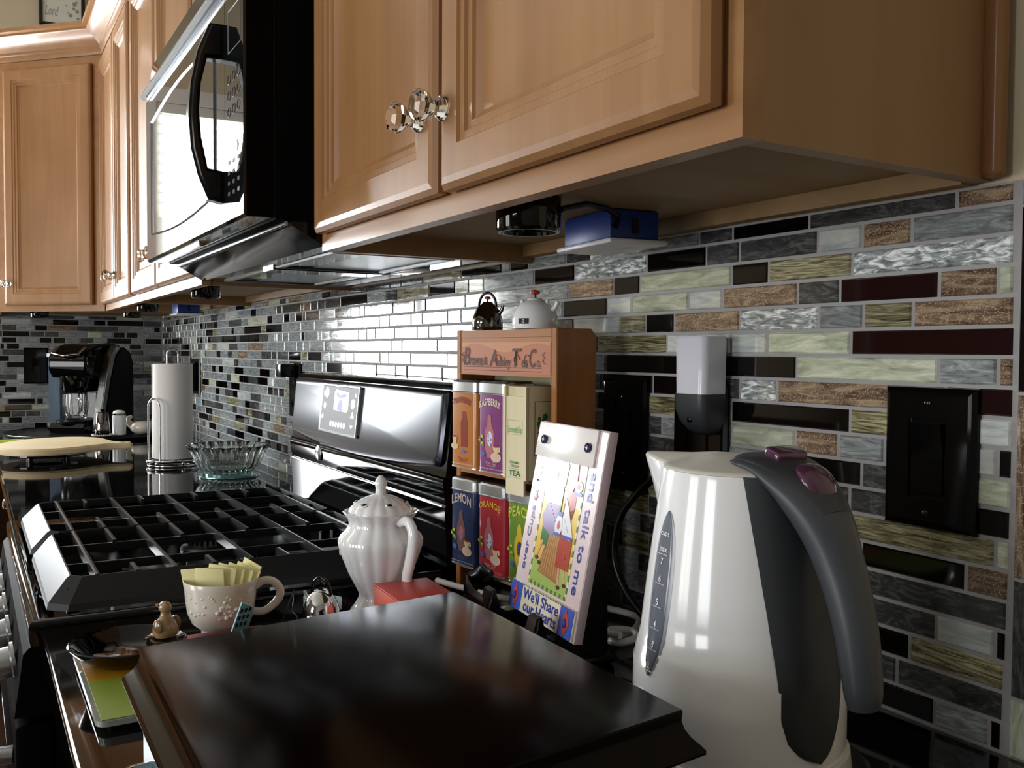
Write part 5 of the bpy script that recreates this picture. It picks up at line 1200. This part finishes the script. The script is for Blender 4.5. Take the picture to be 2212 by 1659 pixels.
# ------------------------------------------------------------------ glass cutting board, dish, duck
t = thing('glass_board', 'glass cutting board with red, amber and green stripes on the near worktop', 'cutting board', (-0.5225, -0.546, 0.0003))
bx0, bx1, by0, by1 = -0.1105, 0.1120, -0.1035, 0.1035
obj('glass_edge', loft([[(x, y, z) for x, y in rrect(bx1 - bx0, by1 - by0, 0.010, 5)] for z in (0.0035, 0.0085)]), 'mat_clear', t, smooth=30)
w3 = 0.2145
for i, (m_, a, b) in enumerate((('mat_red', 0.0, 0.20), ('mat_amber', 0.20, 0.50), ('mat_green', 0.50, 1.0))):
    nm = ('red_stripe', 'amber_stripe', 'green_stripe')[i]
    obj(nm, MB().box(bx0 + 0.0045 + w3 * a, bx0 + 0.0045 + w3 * b, by0 + 0.0045, by1 - 0.0045, 0.0087, 0.0094), m_, t, smooth=0)
for sx in (-0.095, 0.095):
    for sy in (-0.088, 0.088): obj('foot', MB().cyl((sx, sy, 0), 0.006, 0.0035, 12), 'black_satin', t)
t = thing('spoon_rest', 'shallow black glossy dish on the striped glass board', 'dish', (-0.574, -0.603, 0.0105))
obj('dish', MB().lathe([(0.030, 0.0), (0.034, 0.0), (0.046, 0.008), (0.055, 0.0175), (0.0565, 0.0195), (0.0550, 0.0205), (0.0515, 0.0185), (0.042, 0.0085), (0.032, 0.0045), (0.0, 0.0040)], 64), 'black_gloss', t, smooth=60)
obj('side_lobe', MB().lathe([(0.010, 0.008), (0.017, 0.014), (0.0215, 0.0205), (0.0205, 0.0225), (0.0, 0.0215)], 32, c=(0.016, 0.036, 0)), 'black_gloss', t, smooth=60)
t = thing('duck_figurine', 'tiny brown duck figurine perched on the black dish', 'figurine', (-0.5580, -0.5670, 0.0336), radians(-60))
obj('body', MB().lathe([(0.0, 0.0), (0.0105, 0.0006), (0.0125, 0.005), (0.0125, 0.010), (0.0100, 0.016), (0.0060, 0.020), (0.0048, 0.0235), (0.0048, 0.026), (0.0, 0.027)], 28, wave=lambda a, j, z: 1 + 0.10 * cos(a * 2)), 'duck', t, smooth=60)
obj('head', MB().ball((0, -0.001, 0.0305), 0.0066, 18, sc=(.95, 1.05, .95)), 'duck', t)
obj('bill', MB().tube([(0, -0.006, 0.0300), (0, -0.0105, 0.0305), (0, -0.0135, 0.0315)], [(0.0030, 0.0022), (0.0028, 0.0014), (0.0022, 0.0010)], 10, flat=(0, 0, 1)), 'duck_dark', t)
for s_ in (-1, 1):
    obj('wing', MB().ball((s_ * 0.0115, 0.002, 0.0125), 0.0075, 14, sc=(.40, .95, 1.0)), 'duck_dark', t)
    obj('foot', MB().ball((s_ * 0.006, -0.0100, 0.0018), 0.0045, 12, sc=(.9, 1.0, .40)), 's_skin', t)
    obj('eye', MB().ball((s_ * 0.0052, -0.0045, 0.0325), 0.0009, 8), 'black_gloss', t)
# small things behind the dark box
t = thing('slotted_spatula', 'pale blue slotted spatula tip leaning on the dark box', 'utensil', (0, 0, 0))
Ms = Matrix.Translation((-0.362, -0.573, 0.0006)) @ Matrix.Rotation(radians(18), 4, 'Z') @ Matrix.Rotation(radians(30), 4, 'Y')
t.matrix_world = Ms
obj('blade', MB().prism([(-0.006, 0.120), (0.009, 0.116), (0.009, 0.136), (0.006, 0.144), (-0.006, 0.151)], -0.0007, 0.0007, 'x'), 'sky_box', t, smooth=0)
obj('shaft', MB().rbox(-0.0012, 0.0012, -0.004, 0.004, 0.0, 0.1190, 0.0008), 'sky_box', t)
mb = MB()
for r_ in range(3):
    for c_ in range(3): mb.box(0.00072, 0.0011, -0.0045 + c_ * 0.0038, -0.0025 + c_ * 0.0038, 0.125 + r_ * 0.0075, 0.129 + r_ * 0.0075)
tag(obj('slots', mb, 'dark_print', t, smooth=0), kind='stuff')
t = thing('plastic_knife', 'clear plastic knife tip leaning on the dark box', 'utensil', (0, 0, 0))
t.matrix_world = Matrix.Translation((-0.352, -0.528, 0.0006)) @ Matrix.Rotation(radians(10), 4, 'Z') @ Matrix.Rotation(radians(30), 4, 'Y')
obj('blade', MB().prism([(-0.008, 0.10), (0.008, 0.10), (0.007, 0.130), (0.000, 0.138), (-0.004, 0.162)], -0.0008, 0.0008, 'x'), 'clear_plastic', t, smooth=0)
obj('shaft', MB().rbox(-0.001, 0.001, -0.005, 0.005, 0.0, 0.0995, 0.0008), 'clear_plastic', t)
t = thing('red_box', 'small red cardboard box between the white pot and the dark box', 'box', (-0.5540, -0.2860, 0.0003), radians(-3))
obj('carton', MB().rbox(-0.047, 0.047, -0.0345, 0.0345, 0.0, 0.046, 0.0008), 'orange_red', t)
obj('top_flap', MB().rbox(-0.0475, 0.0475, -0.035, 0.035, 0.0462, 0.0490, 0.0008), 'red_box', t)
t = thing('blue_packet', 'small light blue carton at the foot of the white pot', 'box', (-0.694, -0.352, 0.0003), radians(28))
obj('carton', MB().rbox(-0.022, 0.022, -0.012, 0.012, 0.0, 0.0165, 0.0006), 'sky_box', t)
obj('carton_end', MB().rbox(0.0222, 0.0232, -0.011, 0.011, 0.001, 0.0155, 0.0003), 'white_panel', t)

# ------------------------------------------------------------------ far worktop
t = thing('glass_bowl', 'ribbed clear glass bowl with scalloped rim', 'bowl', (-2.052, -0.150, 0.0090))
sc_ = lambda a, j, z: 1 + 0.06 * cos(a * 22) * min(1, max(0, (z - 0.006) / 0.05))
obj('bowl', MB().lathe([(0.0, 0.0), (0.056, 0.0), (0.064, 0.004), (0.079, 0.020), (0.086, 0.040), (0.092, 0.058), (0.103, 0.072), (0.101, 0.074), (0.089, 0.061), (0.083, 0.042), (0.075, 0.023), (0.060, 0.008), (0.0, 0.006)], 160, wave=sc_), 'glass_blue', t, smooth=60)
mb = MB()
for r_, z, n_ in ((0.0615, 0.006, 26), (0.066, 0.013, 28)):
    for i in range(n_): a = 2 * pi * i / n_; mb.ball((r_ * cos(a), r_ * sin(a), z), 0.003, 6)
tag(obj('pressed_beads', mb, 'glass_blue', t), kind='stuff')
t = thing('glass_saucer', 'round teal glass coaster under the glass bowl', 'coaster', (-2.052, -0.150, 0.0003))
obj('coaster', MB().cyl((0, 0, 0), 0.078, 0.0042, 64, b=0.0008), 'teal_glass', t)
obj('foot_ring', MB().lathe([(0.060, 0.0044), (0.060, 0.0084), (0.055, 0.0084), (0.055, 0.0044)], 48, cap0=False, cap1=False), 'teal_glass', t)
# paper towels
t = thing('paper_towel_roll', 'full roll of white paper towels on the chrome holder', 'paper towels', (-2.36, -0.235, 0.0215))
mb = MB(); mb.lathe([(0.018, 0.0), (0.0535, 0.0), (0.0545, 0.002), (0.0545, 0.268), (0.0535, 0.270), (0.018, 0.270), (0.018, 0.0)], 64, cap0=False, cap1=False)
obj('roll', mb, 'tissue', t, smooth=40)
obj('loose_edge', MB().box(-0.012, 0.0, -0.0556, -0.0546, 0.001, 0.269), 'tissue', t, smooth=0)
t = thing('towel_holder', 'chrome wire paper towel holder with side arm', 'holder', (-2.36, -0.235, 0.0003))
for z, r_ in ((0.003, 0.070), (0.0165, 0.070)): obj('ring', MB().tube([(r_ * cos(2 * pi * i / 40), r_ * sin(2 * pi * i / 40), z) for i in range(40)], 0.0026, 8, closed=True), 'chrome', t, smooth=60)
for i in range(6): a = i * pi / 3 + 0.2; obj('ball_foot', MB().ball((0.070 * cos(a), 0.070 * sin(a), 0.0098), 0.0048, 12), 'chrome', t)
obj('cross_wire', MB().tube([(-0.069, 0, 0.0165), (0.069, 0, 0.0165)], 0.0022, 8), 'chrome', t); obj('cross_wire', MB().tube([(0, -0.069, 0.0165), (0, 0.069, 0.0165)], 0.0022, 8), 'chrome', t)
obj('center_loop', MB().tube([(0, -0.013, 0.0165)] + [(0, -0.013 * cos(a * pi / 8) * 1.15, 0.318 + 0.016 * sin(a * pi / 8)) for a in range(9)] + [(0, 0.013, 0.0165)], 0.0024, 8), 'chrome', t, smooth=60)
aa = radians(-60)
obj('side_arm', MB().tube([(0.066 * cos(aa) - 0.024 * sin(aa) * s_, 0.066 * sin(aa) + 0.024 * cos(aa) * s_, z) for s_, z in [(-1, 0.0165), (-1, 0.168)] + [(-cos(q_ * pi / 8), 0.168 + 0.026 * sin(q_ * pi / 8)) for q_ in range(1, 8)] + [(1, 0.168), (1, 0.0165)]], 0.0024, 8), 'chrome', t, smooth=60)
# oval wooden board on a black trivet
t = thing('wooden_board', 'pale oval wooden board with a tapered handle', 'cutting board', (-2.745, -0.520, 0.0225), radians(-22))
pts = []
for i in range(40):
    a = 2 * pi * i / 40; pts.append((0.205 * cos(a), 0.150 * sin(a)))
poly = [p for p in pts if not (p[1] > 0.105 and abs(p[0]) < 0.115)]
poly = sorted(poly, key=lambda p: atan2(p[1], p[0]) if atan2(p[1], p[0]) > pi / 2 else atan2(p[1], p[0]) + 2 * pi)
hnd = [(0.085, 0.142), (0.040, 0.170), (0.022, 0.215), (0.010, 0.232), (-0.010, 0.232), (-0.022, 0.215), (-0.040, 0.170), (-0.085, 0.142)]
bm = bmesh.new(); vs = [bm.verts.new((x, y, 0)) for x, y in poly + hnd]; f = bm.faces.new(vs); r_ = bmesh.ops.extrude_face_region(bm, geom=[f])
for e in r_['geom']:
    if isinstance(e, bmesh.types.BMVert): e.co.z = 0.021
bmesh.ops.recalc_face_normals(bm, faces=bm.faces)
bmesh.ops.bevel(bm, geom=[e for e in bm.edges if abs(e.verts[0].co.z - e.verts[1].co.z) < 1e-5], offset=0.0045, segments=2, affect='EDGES')
mb = MB(); mb.bm(bm); obj('board', mb, 'board_wood', t, smooth=50)
obj('hanging_hole', MB().cyl((0, 0.205, 0.0206), 0.008, 0.0006, 20), 'dark_print', t)
t = thing('cast_trivet', 'black cast metal trivet under the oval wooden board', 'trivet', (-2.66, -0.540, 0.0003))
obj('trivet_plate', MB().lathe([(0.085, 0.012), (0.088, 0.014), (0.088, 0.020), (0.080, 0.0218), (0.045, 0.0218), (0.045, 0.012)], 36, wave=lambda a, j, z: 1 + 0.04 * cos(a * 12)), 'black_gloss', t)
for i in range(4): a = i * pi / 2 + pi / 4; obj('foot', MB().cyl((0.07 * cos(a), 0.07 * sin(a), 0.0), 0.007, 0.013, 12), 'black_gloss', t)
t = thing('green_plate', 'green and orange patterned plate at the far left', 'plate', (-3.165, -0.610, 0.0003))
obj('plate', MB().lathe([(0.05, 0.0), (0.065, 0.002), (0.100, 0.012), (0.102, 0.0135), (0.098, 0.0145), (0.066, 0.006), (0.0, 0.005)], 56), 'plate_green', t, smooth=60)
obj('plate_pattern', MB().lathe([(0.0, 0.0055), (0.058, 0.0058), (0.060, 0.0054)], 40, cap1=False, wave=lambda a, j, z: 1 + .25 * cos(a * 5)), 'plate_orange', t, smooth=60)
# round black tray
t = thing('round_tray', 'round black turntable tray under the coffee maker', 'tray', (-3.47, -0.330, 0.0003))
obj('tray', MB().lathe([(0.10, 0.0), (0.12, 0.006), (0.300, 0.008), (0.308, 0.010), (0.308, 0.016), (0.304, 0.0175), (0.298, 0.0135), (0.0, 0.0135)], 96), 'black_plastic', t, smooth=40)
obj('tray_rim', MB().tube([(0.306 * cos(2 * pi * i / 72), 0.306 * sin(2 * pi * i / 72), 0.0175) for i in range(72)], 0.002, 6, closed=True), 'black_gloss', t, smooth=60)
# pod coffee maker
t = thing('coffee_maker', 'black pod coffee maker with clear water tank and grey side panels', 'coffee maker', (-3.560, -0.335, 0.0150), radians(54))
ck = [(0.150, 0.0), (0.150, 0.27), (0.135, 0.315), (0.100, 0.335), (0.020, 0.342), (-0.060, 0.335), (-0.125, 0.318), (-0.150, 0.290), (-0.150, 0.235), (-0.132, 0.210), (-0.045, 0.200), (-0.035, 0.060), (-0.040, 0.040), (-0.150, 0.036), (-0.160, 0.020), (-0.155, 0.0)]
mb = MB(); mb.bm(ext(ck, -0.078, 0.078, 0.010)); obj('housing', mb, 'black_gloss', t, smooth=45)
sp = [(0.148, 0.004), (0.148, 0.262), (0.125, 0.306), (0.085, 0.325), (0.045, 0.318), (0.005, 0.285), (-0.030, 0.200), (-0.060, 0.100), (-0.085, 0.030), (-0.090, 0.004)]
mb = MB(); mb.bm(ext(sp, 0.0785, 0.108, 0.006)); obj('side_case', mb, 'black_satin', t, smooth=45)
gp = [(0.045, 0.322), (0.005, 0.289), (-0.030, 0.204), (-0.060, 0.104), (-0.086, 0.032), (-0.091, 0.004), (-0.118, 0.004), (-0.112, 0.032), (-0.092, 0.105), (-0.062, 0.210), (-0.028, 0.300), (0.020, 0.332)]
mb = MB(); mb.bm(ext(gp, 0.0785, 0.108, 0.003)); sb = obj('grey_fascia', mb, 'steel', t, smooth=45)
mb = MB()
for i in range(3): mb.ball((0.084 + i * 0.009, -0.046, 0.262), 0.0026, 8)
mb.ball((0.092, -0.056, 0.236), 0.007, 12)
tag(obj('keys', mb, 'black_gloss', sb), kind='stuff')
obj('lid_handle', MB().tube([(-0.055, -0.120, 0.322), (-0.050, -0.156, 0.300), (0.0, -0.168, 0.292), (0.050, -0.156, 0.300), (0.055, -0.120, 0.322)], [(0.008, 0.004)] * 5, 12), 'chrome', t, smooth=60)
obj('brew_head', MB().lathe([(0.040, 0.150), (0.052, 0.160), (0.058, 0.215), (0.0, 0.215)], 32, c=(0, -0.090, 0)), 'black_gloss', t, smooth=45)
obj('drip_tray', MB().lathe([(0.064, 0.034), (0.068, 0.040), (0.068, 0.046), (0.060, 0.048), (0.0, 0.047)], 40, c=(0, -0.096, 0)), 'black_plastic', t, smooth=45)
wt = obj('water_tank', MB().prism([(-0.130, -0.060), (-0.082, -0.064), (-0.082, 0.120), (-0.130, 0.110), (-0.140, 0.060), (-0.140, -0.020)], 0.030, 0.285, 'z'), 'tank_plastic', t, smooth=50)
obj('tank_lid', MB().prism([(-0.134, -0.064), (-0.081, -0.068), (-0.081, 0.124), (-0.134, 0.114), (-0.144, 0.062), (-0.144, -0.022)], 0.286, 0.300, 'z'), 'white_light', wt, smooth=50)
def W3(lx, ly, lz): return Matrix.Translation((-3.560, -0.335, 0.0150)) @ Matrix.Rotation(radians(54), 4, 'Z') @ Vector((lx, ly, lz))
t = thing('glass_mug', 'faceted clear glass mug on the coffee maker drip tray', 'mug', W3(0, -0.096, 0.0486), radians(10))
obj('glass_body', MB().lathe([(0.0, 0.0), (0.030, 0.0), (0.036, 0.004), (0.042, 0.030), (0.0445, 0.060), (0.0430, 0.098), (0.0415, 0.099), (0.0395, 0.097), (0.0405, 0.060), (0.037, 0.028), (0.029, 0.010), (0.0, 0.009)], 60, wave=lambda a, j, z: 1 + 0.05 * abs(cos(a * 5))), 'glass', t, smooth=40)
obj('handle', MB().tube([(0.040, 0, 0.080), (0.058, 0, 0.082), (0.068, 0, 0.062), (0.064, 0, 0.036), (0.040, 0, 0.026)], 0.005, 10), 'glass', t, smooth=60)
t = thing('pepper_shaker', 'squat chrome shaker with black base in front of the coffee maker', 'shaker', (-3.255, -0.322, 0.0150))
obj('shaker_body', MB().lathe([(0.026, 0.018), (0.0265, 0.022), (0.0205, 0.085), (0.017, 0.088), (0.0, 0.088)], 32), 'dark_chrome', t, smooth=50)
obj('base', MB().cyl((0, 0, 0), 0.0265, 0.0178, 32, b=0.001), 'black_gloss', t)
obj('top_knob', MB().lathe([(0.005, 0.0882), (0.006, 0.092), (0.009, 0.096), (0.0, 0.099)], 16), 'black_gloss', t, smooth=50)
t = thing('sugar_canister', 'white lidded canister beside the chrome shaker', 'canister', (-3.275, -0.262, 0.0150))
obj('jar', MB().cyl((0, 0, 0), 0.024, 0.074, 32, b=0.002), 'white_ceramic', t)
obj('band', MB().cyl((0, 0, 0.0742), 0.0242, 0.006, 32), 'dark_chrome', t)
obj('lid', MB().lathe([(0.023, 0.0804), (0.020, 0.088), (0.010, 0.092), (0.0, 0.0925)], 28), 'white_ceramic', t, smooth=50)
t = thing('bead_ring', 'string of white beads lying around the chrome shaker', 'beads', (-3.255, -0.322, 0.0150))
mb = MB()
for i in range(30): a = 2 * pi * i / 30; mb.ball((0.036 * cos(a) + 0.002 * sin(i * 3), 0.034 * sin(a), 0.004), 0.0034, 6)
tag(obj('beads', mb, 'lint', t), kind='stuff')
t = thing('ceramic_bird_dish', 'small cream ceramic bird-shaped dish behind the towel holder', 'dish', (-3.300, -0.1750, 0.0150), radians(-10))
obj('bowl', MB().lathe([(0.0, 0.0), (0.028, 0.0), (0.044, 0.014), (0.046, 0.030), (0.040, 0.040), (0.030, 0.046), (0.0, 0.048)], 32, wave=lambda a, j, z: 1 + 0.18 * cos(a) ** 2), 'cream_ceramic', t, smooth=60)
obj('neck', MB().tube([(0.0, -0.036, 0.030), (0.004, -0.052, 0.044), (0.002, -0.050, 0.060), (0.0, -0.038, 0.066)], [0.015, 0.012, 0.010, 0.006], 14), 'cream_ceramic', t, smooth=60)
obj('tail', MB().tube([(0.0, 0.036, 0.034), (0.0, 0.056, 0.056), (0.0, 0.060, 0.078)], [0.016, 0.010, 0.003], 12), 'cream_ceramic', t, smooth=60)
# framed print on the left wall
t = thing('framed_print', 'black framed print with script lettering above the corner cabinet', 'picture', (XL - 0.0052, -0.392, 1.672), pi / 2)
obj('frame', MB().rings(-0.083, 0.090, 0, 0.30, [(0, 0), (0, -0.014), (0.004, -0.017), (0.012, -0.017), (0.014, -0.010)], 0, False), 'frame_black', t, smooth=0)
obj('backing', MB().box(-0.0715, 0.0785, -0.0095, -0.0005, 0.012, 0.288), 'paper_art', t, smooth=0)
text('Lord', 0.052, 0.040, 'art_grey', t, L_(-0.035, 0.062, -0.0097), shear=0.35)
mb = MB()
for i in range(16): mb.ball((0.030 + 0.022 * cos(i * 1.9) + 0.012, -0.0097, 0.045 + 0.016 * i * .6), 0.006 + 0.003 * sin(i * 2.3), 8, sc=(1, .05, 1))
obj('floral_art', mb, 'art_grey', t)
